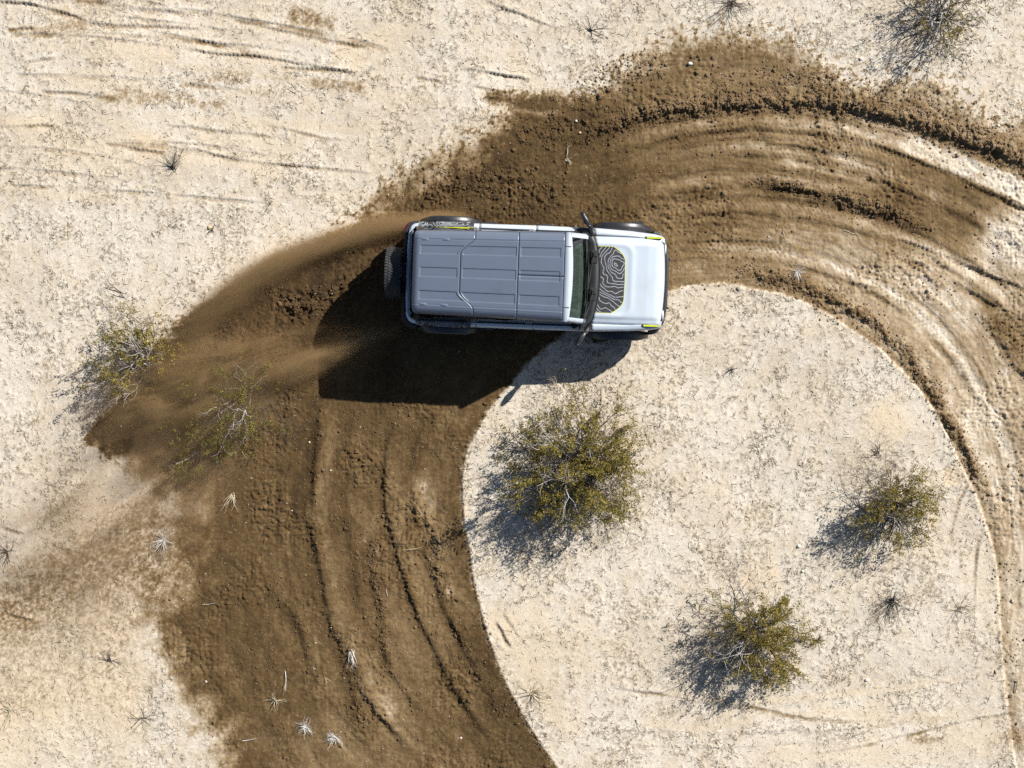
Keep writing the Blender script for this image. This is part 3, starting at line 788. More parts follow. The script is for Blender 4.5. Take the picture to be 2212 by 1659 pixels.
# bonnet
def cowl_x(y): return 1.085 - 0.095 * (abs(y) / 0.7) ** 2
def nose_x(y): return 2.205 - 0.055 * (abs(y) / 0.74) ** 2 - 0.04 * max(0, (abs(y) - 0.6) / 0.14) ** 2
def hood_z(x, y):
    z = interp(x, [1.0, 1.3, 1.9, 2.1, 2.21], [1.215, 1.205, 1.165, 1.135, 1.06])
    ay = abs(y)
    z += 0.028 * (1 - float(sstep(0.60, 0.68, ay))) * (1 - float(sstep(2.02, 2.18, x)))      # raised centre
    z += 0.012 * math.exp(-((math.hypot(max(ay - 0.42, 0), max(x - 1.44, 0)) - 0.19) / 0.05) ** 2) * (1 if (ay > 0.42 or x > 1.44) else 0)
    z -= 0.03 * max(0, (ay - 0.69) / 0.05) ** 2
    return z
nu, nv = 46, 62
Vh = []
for i in range(nu + 1):
    for j in range(nv + 1):
        y = -0.738 + 1.476 * j / nv
        x = cowl_x(y) + 0.006 + (nose_x(y) - cowl_x(y) - 0.006) * (i / nu) ** 0.9
        Vh.append((x, y, hood_z(x, y)))
hood = poly_obj('bonnet', Vh, grid_faces(nu + 1, nv + 1), M['white'], SUV, smooth=True, solid=0.02)
# printed film on the bonnet with its yellow rim
def film(name, x0f, x1f, y0, y1, zoff, mat, parent, n=40, k=14):
    Vf = []
    for j in range(n + 1):
        y = y0 + (y1 - y0) * j / n
        a, b_ = x0f(y), x1f(y)
        for i in range(k + 1):
            x = a + (b_ - a) * i / k
            Vf.append((x, y, hood_z(x, y) + zoff))
    return poly_obj(name, Vf, grid_faces(n + 1, k + 1), mat, parent, smooth=True)
def film_front(y, grow=0.0):
    t = min(1.0, abs(y - 0.005) / (0.555 + grow))
    return 1.515 + grow - 0.012 * t - 0.20 * max(0, (t - 0.55) / 0.45) ** 2.2
film('bonnet_film_rim', lambda y: cowl_x(y) + 0.014, lambda y: film_front(y, 0.008), -0.558, 0.568, 0.0025, M['yellow'], hood)
bf = film('bonnet_film', lambda y: cowl_x(y) + 0.012, lambda y: film_front(y), -0.55, 0.56, 0.0055, M['film'], hood)
def topo(x, y):
    xw = x + .055 * perlin(x * 4.5 + 3, y * 4.5, 111) + .022 * perlin(x * 10 + 3, y * 10, 112)
    yw = y + .075 * perlin(x * 4.5 + 9, y * 4.5, 113) + .025 * perlin(x * 10 + 9, y * 10, 114)
    return np.hypot((xw - 1.385) * 1.0, (yw - .27) * .78) / .050
contour_lines('contour_lines', topo, 1.0, 1.53, -.56, .57, 64, 130, np.arange(.35, 16, 1.0), 0.0125, lambda x, y: (x, y, hood_z(x, y) + .0085),
              lambda x, y: cowl_x(y) + .02 < x < film_front(y) - .008 and -.545 < y < .555, M['line'], bf)
# yellow-topped sight blocks on the fender fronts
for s in (1, -1):
    tk = box('trail_sight', 1.835, 2.125, s * 0.742 - 0.02, s * 0.742 + 0.02, 1.08, 1.165, M['black'], bevel=0.012)
    prism('yellow_strip', [(1.865, s * 0.742 - 0.014), (2.12, s * 0.742 - 0.014), (2.12, s * 0.742 + 0.014), (1.865, s * 0.742 + 0.014)], 1.164, 1.170, M['yellow'], tk, bevel=0.0)

# front end: grille, lamps, bumper
grille = prism('grille', [(2.10, -.70), (2.165, -.68), (2.20, -.4), (2.205, 0), (2.20, .4), (2.165, .68), (2.10, .70)], 0.84, 1.055, M['black'])
for s in (1, -1):
    ring = []
    for k in range(20):
        a = 2 * math.pi * k / 20
        ring.append((s * 0.56 + 0.095 * math.cos(a), 0.95 + 0.095 * math.sin(a)))
    v = [(2.19, y, z) for y, z in ring] + [(2.215, y, z) for y, z in ring]
    f = [tuple(range(20, 40))] + [(i, (i + 1) % 20, 20 + (i + 1) % 20, 20 + i) for i in range(20)]
    poly_obj('headlight', v, f, M['lamp'], SUV, bevel=0.006)
for k in range(-4, 5):
    box('grille_bar', 2.200, 2.213, k * 0.095 - 0.012, k * 0.095 + 0.012, 0.86, 1.04, M['edge'], grille, bevel=0.004)
fb = prism('front_bumper', [(2.0, -.90), (2.14, -.86), (2.25, -.68), (2.295, -.4), (2.30, 0), (2.295, .4), (2.25, .68), (2.14, .86), (2.0, .90), (1.98, .6), (1.98, -.6)], 0.55, 0.80, M['black'], bevel=0.03)
for s in (1, -1):
    box('tow_hook', 2.27, 2.34, s * 0.42 - 0.02, s * 0.42 + 0.02, 0.64, 0.70, M['rim'], fb, bevel=0.012)
    prism('bumper_corner', [(2.0, s * .86), (2.12, s * .83), (2.17, s * .74), (2.08, s * .74), (1.96, s * .80)], 0.80, 0.93, M['black'], fb, bevel=0.015)

# fender flares
def flare(xc, s, ro=0.575, ri=0.50):
    V_, prof = [], []
    n = 34
    for i in range(n + 1):
        a = R(-8 + 196 * i / n)
        ca, sa = math.cos(a), math.sin(a)
        sx = 1.0
        taper = 0.045 * float(sstep(0.55, 1.0, abs(ca)))
        y_in, y_out = 0.83, 1.005 - taper
        for rr_, yy in ((ri, y_in), (ri, y_out - .03), (ri + .012, y_out - .006), (ri + .045, y_out), (ro - .02, y_out - .02), (ro - .006, y_out - .06), (ro, y_in + .02)):
            V_.append((xc + sx * rr_ * ca, s * yy, WR + 0.94 * rr_ * sa))
    F_ = grid_faces(n + 1, 7)
    F_ += [(i * 7 + 6, (i + 1) * 7 + 6, (i + 1) * 7, i * 7) for i in range(n)]
    F_ += [tuple(range(7)), tuple(range(n * 7 + 6, n * 7 - 1, -1))]
    o = poly_obj('fender_flare', V_, F_, M['flare'], SUV, smooth=True)
    return o
for s in (1, -1):
    flare(AX[1], s); flare(AX[0], s)

# wheels: tyre with lugs, rim with spokes; axis along local y
def wheel(name, loc, rz=0.0, wid=0.29, lab=None):
    w = empty(name, loc, rz); w.parent = SUV
    pr = [(-.13, .235), (-.145, .28), (-.145, .36), (-.125, .41), (-.10, .424), (0, .427), (.10, .424), (.125, .41), (.145, .36), (.145, .28), (.13, .235)]
    n = 56
    V_ = [(r * math.cos(2 * math.pi * i / n), y * wid / .29, r * math.sin(2 * math.pi * i / n)) for i in range(n) for y, r in pr]
    F_ = grid_faces(n, len(pr), closed_u=True)
    # tread blocks: staggered rows of lugs
    nb = 52
    for row, (yc, hw_, st, an) in enumerate([(-.108, .026, 0, 0), (-.056, .019, .5, .35), (0, .018, 0, -.35), (.056, .019, .5, .35), (.108, .026, 0, 0)]):
        for k in range(nb):
            a0 = 2 * math.pi * (k + st) / nb; da = 2 * math.pi / nb * 0.33
            b0 = len(V_)
            for (r, sc) in ((.415, 1.0), (.437 if abs(yc) < .1 else .431, .86)):
                for (p, q) in ((-1, -1), (1, -1), (1, 1), (-1, 1)):
                    a = a0 + sc * da * p + an * q * da
                    V_.append((r * math.cos(a), (yc + sc * hw_ * q) * wid / .29, r * math.sin(a)))
            F_ += [(b0 + 4, b0 + 5, b0 + 6, b0 + 7)] + [(b0 + i, b0 + (i + 1) % 4, b0 + 4 + (i + 1) % 4, b0 + 4 + i) for i in range(4)]
    t = poly_obj('tyre', V_, F_, M['rubber'], w)
    for p in t.data.polygons:
        if p.index < n * (len(pr) - 1): p.use_smooth = True
    V_, F_ = [], []
    rp = [(-.12, .236), (-.12, .215), (.02, .20), (.07, .21), (.11, .222), (.125, .236)]
    V_ = [(r * math.cos(2 * math.pi * i / 40), y, r * math.sin(2 * math.pi * i / 40)) for i in range(40) for y, r in rp]
    F_ = grid_faces(40, len(rp), closed_u=True)
    rim = poly_obj('rim', V_, F_, M['rim'], w, smooth=True)
    for sgn in (1, -1):
        V2, F2 = [], []
        for k in range(6):
            a = 2 * math.pi * k / 6; c, s_ = math.cos(a), math.sin(a)
            b0 = len(V2)
            for (r, h, wd) in ((.0, .085, .04), (.21, .06, .025)):
                for q in (-1, 1):
                    for yy in (h * sgn, (h - .03) * sgn):
                        V2.append((r * c - q * wd * s_, yy, r * s_ + q * wd * c))
            F2 += [(b0, b0 + 2, b0 + 6, b0 + 4), (b0 + 1, b0 + 5, b0 + 7, b0 + 3), (b0, b0 + 4, b0 + 5, b0 + 1), (b0 + 2, b0 + 3, b0 + 7, b0 + 6), (b0 + 4, b0 + 6, b0 + 7, b0 + 5)]
        poly_obj('spokes', V2, F2, M['rim'], rim)
        if name == 'spare_wheel': break
    return w
for ax, st in ((AX[0], 0.0), (AX[1], R(14))):
    for s in (1, -1):
        wheel('wheel', (ax, s * 0.845, WR), st)
wheel('spare_wheel', (-2.385, 0.0, 1.0), R(90))
box('spare_carrier', -2.27, -2.17, -0.16, 0.16, 0.84, 1.16, M['black'], bevel=0.02)
box('high_brake_light', -2.30, -2.21, -0.085, 0.085, 1.30, 1.42, M['black'], bevel=0.02)

# tailgate, rear bumper, rear lamps, belt rim round the back
tg = prism('tailgate', [(-2.145, -.70), (-2.165, -.45), (-2.17, 0), (-2.165, .45), (-2.145, .70), (-2.10, .70), (-2.10, -.70)], 0.62, 1.217, M['white'], bevel=0.012)
prism('belt_rim', [(-2.145, -.66), (-2.105, -.765), (-2.02, -.80), (-1.9, -.79), (-1.9, -.77), (-2.02, -.77), (-2.08, -.735), (-2.105, -.66), (-2.115, 0), (-2.105, .66), (-2.08, .735), (-2.02, .77), (-1.9, .77), (-1.9, .79), (-2.02, .80), (-2.105, .765), (-2.145, .66), (-2.155, 0)],
      1.19, 1.226, M['white'], bevel=0.008)
prism('rear_bumper', [(-2.0, -.93), (-2.18, -.90), (-2.26, -.78), (-2.275, 0), (-2.26, .78), (-2.18, .90), (-2.0, .93), (-1.95, .7), (-1.95, -.7)], 0.52, 0.72, M['black'], bevel=0.03)
for s in (1, -1):
    tl = prism('tail_lamp', [(-2.15, s * .66), (-2.215, s * .68), (-2.215, s * .79), (-2.15, s * .85), (-2.06, s * .865), (-2.08, s * .80)], 0.86, 1.16, M['black'], bevel=0.012)
    prism('red_lens', [(-2.218, s * .70), (-2.226, s * .705), (-2.226, s * .775), (-2.165, s * .842), (-2.155, s * .835)], 0.89, 1.166, M['red'], tl, bevel=0.004)
    # printed film along the rear quarter with its yellow line
    def qz(x, y): return top_z(x)
    Vq = []
    for i in range(26):
        x = -1.985 + 0.93 * i / 25
        r_ = side_ring(x, s, 0.805)
        g = [r_[3], r_[4], r_[5], r_[6], r_[7], r_[8]]
        for q, (a, b_, c) in enumerate(g):
            e = (0.0, .3, .7, 1, 1, .6)[q]
            Vq.append((a, b_ + s * 0.009 * (1 - .6 * e), c + 0.008 * e + 0.001))
    qf = poly_obj('quarter_film', Vq, grid_faces(26, 6) if s < 0 else [f[::-1] for f in grid_faces(26, 6)], M['film'], SUV, smooth=True)
    Gq = np.array(Vq).reshape(26, 6, 3)
    def on_film(u, v, Gq=Gq, s=s):
        fu = min(max(u, 0), .9999) * 25; fv = min(max(v, 0), .9999) * 5
        a, b_ = int(fu), int(fv); u_, v_ = fu - a, fv - b_
        p = (Gq[a, b_] * (1 - u_) + Gq[a + 1, b_] * u_) * (1 - v_) + (Gq[a, b_ + 1] * (1 - u_) + Gq[a + 1, b_ + 1] * u_) * v_
        return (p[0], p[1] + s * .003, p[2] + .004)
    contour_lines('contour_lines', lambda u, v: 2.6 * np.exp(-((u - .55) / .3) ** 2 - ((v - .45) / .5) ** 2) + 1.5 * np.exp(-((u - .08) / .07) ** 2 - ((v - .6) / .4) ** 2) + .8 * perlin(u * 5 + 7, v * 2.0, 115),
                  0, 1, 0.02, .98, 80, 26, np.arange(-.5, 3.2, .6), 0.010, on_film, lambda u, v: True, M['line'], qf)
    Vy = []
    for i in range(26):
        x = -1.95 + 0.90 * i / 25
        hw = half_w(x)
        wd_ = 0.016 if i < 7 else 0.008
        Vy += [(x, s * (hw - .085 - wd_), top_z(x) + .011), (x, s * (hw - .080), top_z(x) + .011)]
    poly_obj('yellow_line', Vy, grid_faces(26, 2), M['yellow'], qf, solid=0.002)

# hardtop
def roof_z(x, y):
    ay = abs(y)
    z = 1.868 - 0.012 * (ay / 0.52) ** 2 - 0.012 * ((x + 0.8) / 1.3) ** 2
    cr = 0.525 - (0.022 if (-1.88 < x < -1.78 or -1.53 < x < -1.44) else 0.0)
    z += 0.016 * float(sstep(cr - .012, cr + .012, ay)) - 0.02 * float(sstep(0.50, 0.56, ay))
    if ay > 0.55: z -= 0.105 * ((ay - 0.55) / 0.12) ** 2.0
    if x < -1.93: z -= 0.075 * ((-1.93 - x) / 0.10) ** 2
    return z
def roof_k(x): return 1.03 + 0.08 * (x + 2.03) / 2.49
def joint(y): return -1.24 + 0.235 * float(sstep(0.30, 0.56, abs(y)))
STR = [(-0.435, -0.30), (-0.075, 0.07), (0.285, 0.42)]
def stripes(x, y, x0, x1):
    d = 0.0
    for a, b_ in STR:
        ky = float(sstep(a - .004, a + .004, y)) * (1 - float(sstep(b_ - .004, b_ + .004, y)))
        d = max(d, ky * float(sstep(x0 - .008, x0 + .008, x)) * (1 - float(sstep(x1 - .008, x1 + .008, x))))
    return -0.011 * d
YG = sorted(set([round(v, 4) for v in list(np.linspace(-.668, .668, 45)) + [s * e + d for s in (1, -1) for e in (.49, .50, .507, .515, .52, .53, .538, .55, .56, .575, .60, .625) for d in (0,)]
            + [e + d for a in STR for e in a for d in (-.006, -.002, .002, .006)]]))
def roof_panel(name, xa, xb, sx0, sx1, ylo=-.67, yhi=.67, rear=False):
    ys = [y for y in YG if ylo - 1e-6 <= y <= yhi + 1e-6]
    if ylo > -.6: ys = [ylo] + [y for y in ys if y > ylo + .004]
    if yhi < .6: ys = [y for y in ys if y < yhi - .004] + [yhi]
    V_, nx = [], 44
    ex = [-.008, -.003, .003, .008]
    for y in ys:
        a, b_ = xa(y), xb(y)
        s0 = sx0(y); s1 = sx1(y)
        base = list(np.linspace(0, 1, nx))
        fr_ = sorted(base + [(s0 + e - a) / (b_ - a) for e in ex] + [(s1 + e - a) / (b_ - a) for e in ex])
        for f_ in fr_:
            x = a + (b_ - a) * min(max(f_, 0), 1)
            if rear:
                k = max(0, (abs(y) - .50) / .17)
                x = max(x, -2.03 + 0.05 * k * k)
            V_.append((x, y * roof_k(x), roof_z(x, y) + stripes(x, y, s0, s1)))
    return poly_obj(name, V_, [f[::-1] for f in grid_faces(len(ys), nx + 8)], M['roof'], SUV, smooth=True, solid=0.025)
roof_panel('rear_roof_panel', lambda y: -2.03, lambda y: joint(y) - .004, lambda y: -1.90, lambda y: joint(y) - .05, rear=True)
roof_panel('middle_roof_panel', lambda y: joint(y) + .004, lambda y: -.294, lambda y: joint(y) + .04, lambda y: -.325)
roof_panel('front_roof_panel', lambda y: -.286, lambda y: .462, lambda y: -.255, lambda y: .40, ylo=0.0035)
roof_panel('front_roof_panel', lambda y: -.286, lambda y: .462, lambda y: -.255, lambda y: .40, yhi=-0.0035)
# black seal under the joints
box('roof_seal', -1.98, 0.47, -0.60, 0.60, 1.77, 1.80, M['edge'], bevel=0.01)

# flank glazing, pillars
def pane(name, pts, mat, parent=SUV, solid=0.006, bevel=0.0):
    return poly_obj(name, pts, [tuple(range(len(pts)))], mat, parent, solid=solid, bevel=bevel)
def gl(x, t, s): 
    """point on the side glass plane: t 0 belt .. 1 roof edge"""
    return (x, s * (0.79 - (0.79 - 0.658 * roof_k(x)) * t), 1.205 + 0.535 * t)
for s in (1, -1):
    for x0, x1, x0t, x1t, mt in ((-.02, .80, -.02, .50, 'dark_glass'), (-.93, -.13, -.93, -.13, 'dark_glass'), (-1.97, -1.12, -1.90, -1.12, 'dark_glass')):
        p = [gl(x0, 0, s), gl(x1, 0, s), gl(x1t, 1, s), gl(x0t, 1, s)]
        pane('side_window', p if s < 0 else p[::-1], M[mt])
    for x0, x1 in ((-.13, -.02), (-1.12, -.93), (-2.03, -1.93)):
        q = [gl(x0, 0, s), gl(x1, 0, s), gl(x1 + (.05 if x0 < -1.9 else 0), 1, s), gl(x0 + (.05 if x0 < -1.9 else 0), 1, s)]
        q = [(a, b_ + s * .008, c) for a, b_, c in q]
        pane('window_pillar', q if s < 0 else q[::-1], M['pillar'], solid=0.03)
    # weatherstrip on the belt
    poly_obj('belt_strip', [(x, s * y, 1.222) for x in (-1.95, -1.0, 0.0, 0.90) for y in (.778, .802)], grid_faces(4, 2), M['black'], SUV, solid=0.012)
    p = [(-2.115, s * .0, 1.21), (-2.115, s * .66, 1.21), (-2.075, s * .74, 1.21), (-2.02, s * .655, 1.73), (-2.045, s * .58, 1.77), (-2.045, 0, 1.785)]
    poly_obj('rear_window', p, [(0, 1, 4, 5), (1, 2, 3, 4)], M['dark_glass'], SUV, solid=0.006)

# windscreen frame, glass, cowl, wipers
def ws(t, y): 
    """windscreen plane: t 0 base .. 1 top; slightly bowed"""
    k = 1 - (y / 0.72) ** 2
    return (0.86 - 0.285 * t + 0.045 * (k - 1) + 0.03, y * (1.0 - 0.02 * t), 1.255 + 0.545 * t)
YW = np.linspace(-.685, .685, 25)
poly_obj('windscreen', [ws(t, y) for t in np.linspace(0.0, 1.0, 7) for y in YW], [f[::-1] for f in grid_faces(7, 25)], M['glass'], SUV, smooth=True)
# dark printed border of the glass
V_ = [ws(t, y) for t in (-.03, .045) for y in YW]
poly_obj('glass_border', [(a + .004, b_, c + .003) for a, b_, c in V_], grid_faces(2, 25), M['edge'], SUV)
V_ = []
for y in YW:                               # white header over the screen
    a = ws(1.0, y); yy = y * 1.075
    V_ += [(a[0] - .005, a[1], a[2] - .035), (a[0] + .012, a[1], a[2] + .005), (a[0] - .02, yy, 1.832 - .02 * (abs(y) / .69) ** 4), (.475, yy, 1.852 - .06 * (abs(y) / .69) ** 4), (.468, yy, 1.78)]
hd = poly_obj('windscreen_header', V_, grid_faces(25, 5), M['white'], SUV, smooth=True)
for s in (1, -1):
    box('header_latch', .472, .575, s * .50 - .004, s * .50 + .004, 1.80, 1.842, M['edge'], hd, bevel=0.001)
    V_ = []
    for t in np.linspace(-.12, 1.0, 8):
        a = ws(t, s * .685)
        yo = s * (abs(a[1]) + .075 - 0.012 * t)
        V_ += [(a[0] + .012, a[1] - s * .012, a[2]), (a[0] + .006, a[1] + s * .035, a[2] + .014), (a[0] - .03, yo, a[2] + .006), (a[0] - .10, yo + s * .006, a[2] - .012), (a[0] - .12, a[1] - s * .01, a[2] - .02)]
    poly_obj('windscreen_pillar', V_, grid_faces(8, 5), M['white'], SUV, smooth=True)
V_ = []
for y in np.linspace(-.80, .80, 33):
    xr = 0.895 + 0.03 * (1 - (y / .8) ** 2) - 0.09 * max(0, (abs(y) - .6) / .2)
    xf = cowl_x(y) if abs(y) < .72 else cowl_x(.72 * np.sign(y)) - (abs(y) - .72) * 0.9
    V_ += [(xr - .05, y, 1.19), (xr, y, 1.228), (xr + (xf - xr) * .5, y, 1.236), (xf - .004, y, 1.246 if abs(y) < .66 else 1.226), (xf - .004, y, 1.17)]
cowl = poly_obj('cowl', V_, grid_faces(33, 5), M['black'], SUV, smooth=True)
def tube(name, pts, rad, mat, parent, n=8):
    V_ = []
    P = [Vector(p) for p in pts]
    for i, p in enumerate(P):
        d = (P[min(i + 1, len(P) - 1)] - P[max(i - 1, 0)]).normalized()
        u = d.cross(Vector((0, 0, 1)));  u = u.normalized() if u.length > 1e-4 else Vector((1, 0, 0))
        w_ = u.cross(d)
        rr_ = rad[i] if isinstance(rad, (list, tuple)) else rad
        for k in range(n):
            a = 2 * math.pi * k / n
            V_.append(tuple(p + rr_ * (u * math.cos(a) + w_ * math.sin(a))))
    F_ = grid_faces(len(P), n, closed_v=True) + [tuple(range(n))[::-1], tuple(range((len(P) - 1) * n, len(P) * n))]
    return poly_obj(name, V_, F_, mat, parent, smooth=True)
for y0, y1 in ((0.43, -0.06), (-0.20, -0.62)):
    a = (0.985, y0, 1.262)
    b_ = ws(-0.0, y1)
    wp = tube('wiper', [a, (0.975, y0 - .05, 1.285), (0.94, (y0 + y1) / 2, 1.285), (b_[0] + .02, y1, b_[2] + .03)], 0.0095, M['edge'], SUV)
    c0 = ws(.035, y0 + .03); c1 = ws(.035, y1 - .17)
    tube('wiper_blade', [(c0[0] + .018, c0[1], c0[2] + .012), (ws(.035, (y0 + y1) / 2)[0] + .018, (y0 + y1) / 2, c0[2] + .012), (c1[0] + .018, c1[1], c1[2] + .012)], 0.011, M['edge'], wp)
    box('wiper_pivot', 0.955, 1.035, y0 - .05, y0 + .04, 1.225, 1.268, M['edge'], wp, bevel=0.015)
    box('cowl_recess', 0.93, 1.045, y0 - .16, y0 + .06, 1.20, 1.2485, M['edge'], cowl, bevel=0.01)

# mirrors on arms that grow out of the cowl
for s in (1, -1):
    mr = tube('door_mirror', [(0.96, s * .76, 1.22), (0.925, s * .84, 1.245), (0.885, s * .905, 1.275)], [.05, .042, .035], M['black'], SUV, n=10)
    V_ = []
    for q, (x, y, hx, hz) in enumerate([(.885, .885, .030, .05), (.855, .92, .048, .085), (.815, .99, .052, .095), (.775, 1.065, .046, .088), (.752, 1.11, .030, .062)]):
        for k in range(14):
            a = 2 * math.pi * k / 14
            cx_, cz_ = math.cos(a), math.sin(a)
            ex_ = abs(cx_) ** .6 * np.sign(cx_); ez_ = abs(cz_) ** .6 * np.sign(cz_)
            V_.append((x + hx * ex_, s * y, 1.285 + hz * ez_))
    poly_obj('mirror_housing', V_, grid_faces(5, 14, closed_v=True) + [tuple(range(14))[::-1], tuple(range(56, 70))], M['flare'], mr, smooth=True)
    pane('mirror_glass', [(.80, s * .925, 1.225), (.733, s * 1.065, 1.235), (.733, s * 1.065, 1.335), (.80, s * .925, 1.345)], M['chrome'], mr)

for s in (1, -1):
    prism('window_corner', [(.60, s * .785), (.93, s * .775), (.90, s * .865), (.72, s * .865)], 1.205, 1.224, M['black'], bevel=0.004)
# cabin seen through the screen
def slab(name, pts, w0, w1, mat, parent=SUV):
    """profile in (x, z) drawn across y from w0 to w1"""
    n = len(pts)
    v = [(x, w0, z) for x, z in pts] + [(x, w1, z) for x, z in pts]
    f = [tuple(range(n)), tuple(range(2 * n - 1, n - 1, -1))] + [(i, n + i, n + (i + 1) % n, (i + 1) % n) for i in range(n)]
    return poly_obj(name, v, f, mat, parent, bevel=0.015)
slab('dashboard', [(.87, 1.0), (.87, 1.215), (.74, 1.225), (.60, 1.20), (.52, 1.10), (.55, .92), (.70, .80)], -.70, .70, M['inside'])
box('instrument_screen', .56, .585, -.16, .14, 1.19, 1.30, M['edge'], bevel=0.01)
for s in (1, -1):
    st = slab('front_seat', [(.12, .74), (.20, .86), (.16, .93), (-.26, .90), (-.40, 1.42), (-.50, 1.43), (-.46, .82), (-.36, .74)], s * .37 - .24, s * .37 + .24, M['seat'])
    box('headrest', -.50, -.41, s * .37 - .13, s * .37 + .13, 1.45, 1.62, M['seat'], st, bevel=0.03)
slab('rear_seat', [(-.85, .74), (-.80, .92), (-1.22, .88), (-1.36, 1.40), (-1.46, 1.40), (-1.40, .80)], -.60, .60, M['seat'])
V_ = []
for k in range(28):
    a = 2 * math.pi * k / 28
    for q in range(8):
        b_ = 2 * math.pi * q / 8
        r_ = .185 + .016 * math.cos(b_)
        V_.append((.44 - .45 * r_ * math.sin(a) + .016 * math.sin(b_) * .9, .37 + r_ * math.cos(a), 1.13 + .89 * r_ * math.sin(a) + .016 * math.sin(b_) * .45))
poly_obj('steering_wheel', V_, grid_faces(28, 8, True, True), M['edge'], SUV, smooth=True)
prism('rear_view_mirror', [(.585, -.13), (.62, -.135), (.635, -.02), (.62, .10), (.585, .095)], 1.655, 1.735, M['edge'], bevel=0.01)
box('camera_housing', .575, .66, -.075, .045, 1.735, 1.785, M['edge'], bevel=0.01)
# ------------------------------------------------------------------ plants
def bark_mat(name, a, b_, rough=0.9):
    m, nt, b = new_mat(name)
    tc = coords(nt)
    nt.links.new(mix(nt, noise(nt, tc, 9.0, 3).ss(0.35, 0.65), a, b_), b.inputs['Base Color'])
    b.inputs['Roughness'].default_value = rough
    b.inputs['Specular IOR Level'].default_value = 0.2
    return m
M['bark'] = bark_mat('live_bark', (0.055, 0.047, 0.038), (0.15, 0.13, 0.105))
M['dead'] = bark_mat('bleached_wood', (0.36, 0.345, 0.34), (0.56, 0.54, 0.52))
M['dead_dark'] = bark_mat('weathered_twigs', (0.10, 0.085, 0.07), (0.22, 0.19, 0.16))
M['straw'] = bark_mat('dry_straw', (0.34, 0.29, 0.20), (0.52, 0.46, 0.34))
M['white_twig'] = bark_mat('white_dry_twigs', (0.52, 0.50, 0.47), (0.68, 0.66, 0.62))
M['charred'] = bark_mat('dark_dry_stems', (0.03, 0.028, 0.027), (0.09, 0.085, 0.08))
def leaf_mat(name, cols):
    m, nt, b = new_mat(name)
    t = attr(nt, 'tone')
    c = mix(nt, t.ss(0.0, 0.5), cols[0], cols[1]); c = mix(nt, t.ss(0.5, 1.0), c, cols[2])
    nt.links.new(c, b.inputs['Base Color'])
    b.inputs['Roughness'].default_value = 0.55
    b.inputs['Specular IOR Level'].default_value = 0.3
    tr = nt.nodes.new('ShaderNodeBsdfTranslucent'); nt.links.new(c, tr.inputs[0])
    ms = nt.nodes.new('ShaderNodeMixShader'); ms.inputs[0].default_value = 0.25
    nt.links.new(b.outputs[0], ms.inputs[1]); nt.links.new(tr.outputs[0], ms.inputs[2])
    nt.links.new(ms.outputs[0], nt.nodes['Material Output'].inputs[0])
    return m
M['leaf'] = leaf_mat('olive_leaves', ((0.080, 0.066, 0.011), (0.20, 0.158, 0.024), (0.35, 0.27, 0.058)))
M['leaf_y'] = leaf_mat('yellow_green_leaves', ((0.06, 0.06, 0.010), (0.14, 0.13, 0.020), (0.24, 0.21, 0.04)))
M['leaf_dull'] = leaf_mat('dusty_leaves', ((0.05, 0.042, 0.017), (0.10, 0.082, 0.032), (0.17, 0.14, 0.07)))

def rnd_dir(r):
    v = r.normal(size=3); return v / np.linalg.norm(v)

def grow(r, p, d, L, rad, lev, segs, tips, wig=0.25, up=0.0, spread=0.7, kids=(2, 4), shrink=0.62, min_z=0.02):
    """one branch as a bent chain of segments, with side branches"""
    n = max(2, int(L / 0.09)) if lev > 0 else max(2, int(L / 0.06))
    p = np.array(p, float); d = np.array(d, float)
    for i in range(n):
        d = d + wig * r.normal(size=3) * 0.5 + np.array([0, 0, up])
        d /= np.linalg.norm(d)
        q = p + d * (L / n)
        if q[2] < min_z: q[2] = min_z; d[2] = abs(d[2]) * 0.3
        r0 = rad * (1 - 0.6 * i / n); r1 = rad * (1 - 0.6 * (i + 1) / n)
        segs.append((p[0], p[1], p[2], q[0], q[1], q[2], r0, r1))
        if lev <= 1: tips.append((*q, lev, (i + 1) / n))
        if lev > 0 and i >= n * 0.3:
            k = 1 if r.random() < 0.75 else 0
            if i == n - 1: k = r.integers(*kids)
            for _ in range(k):
                nd = d + spread * rnd_dir(r); nd /= np.linalg.norm(nd)
                grow(r, q, nd, L * shrink * r.uniform(0.7, 1.2), r1 * 0.75, lev - 1, segs, tips, wig * 1.15, up, spread, kids, shrink, min_z)
        p = q

def tubes_mesh(name, segs, sides=4):
    S = np.array(segs, np.float32)
    a, b_, r0, r1 = S[:, 0:3], S[:, 3:6], S[:, 6], S[:, 7]
    d = b_ - a; d /= np.maximum(np.linalg.norm(d, axis=1, keepdims=True), 1e-6)
    h = np.where(np.abs(d[:, 2:3]) > 0.9, np.array([[1., 0, 0]]), np.array([[0, 0, 1.]]))
    u = np.cross(d, h); u /= np.linalg.norm(u, axis=1, keepdims=True); w = np.cross(u, d)
    V_ = []
    for base, rr_ in ((a, r0), (b_, r1)):
        for k in range(sides):
            an = 2 * math.pi * k / sides
            V_.append(base + rr_[:, None] * (u * math.cos(an) + w * math.sin(an)))
    V_ = np.stack(V_, 1)                       # n, 2*sides, 3
    n = len(S)
    o = (np.arange(n) * 2 * sides)[:, None]
    F_ = np.concatenate([o + np.array([[k, (k + 1) % sides, sides + (k + 1) % sides, sides + k]]) for k in range(sides)], 0)
    return np_mesh(name, V_.reshape(-1, 3), F_, smooth=True)

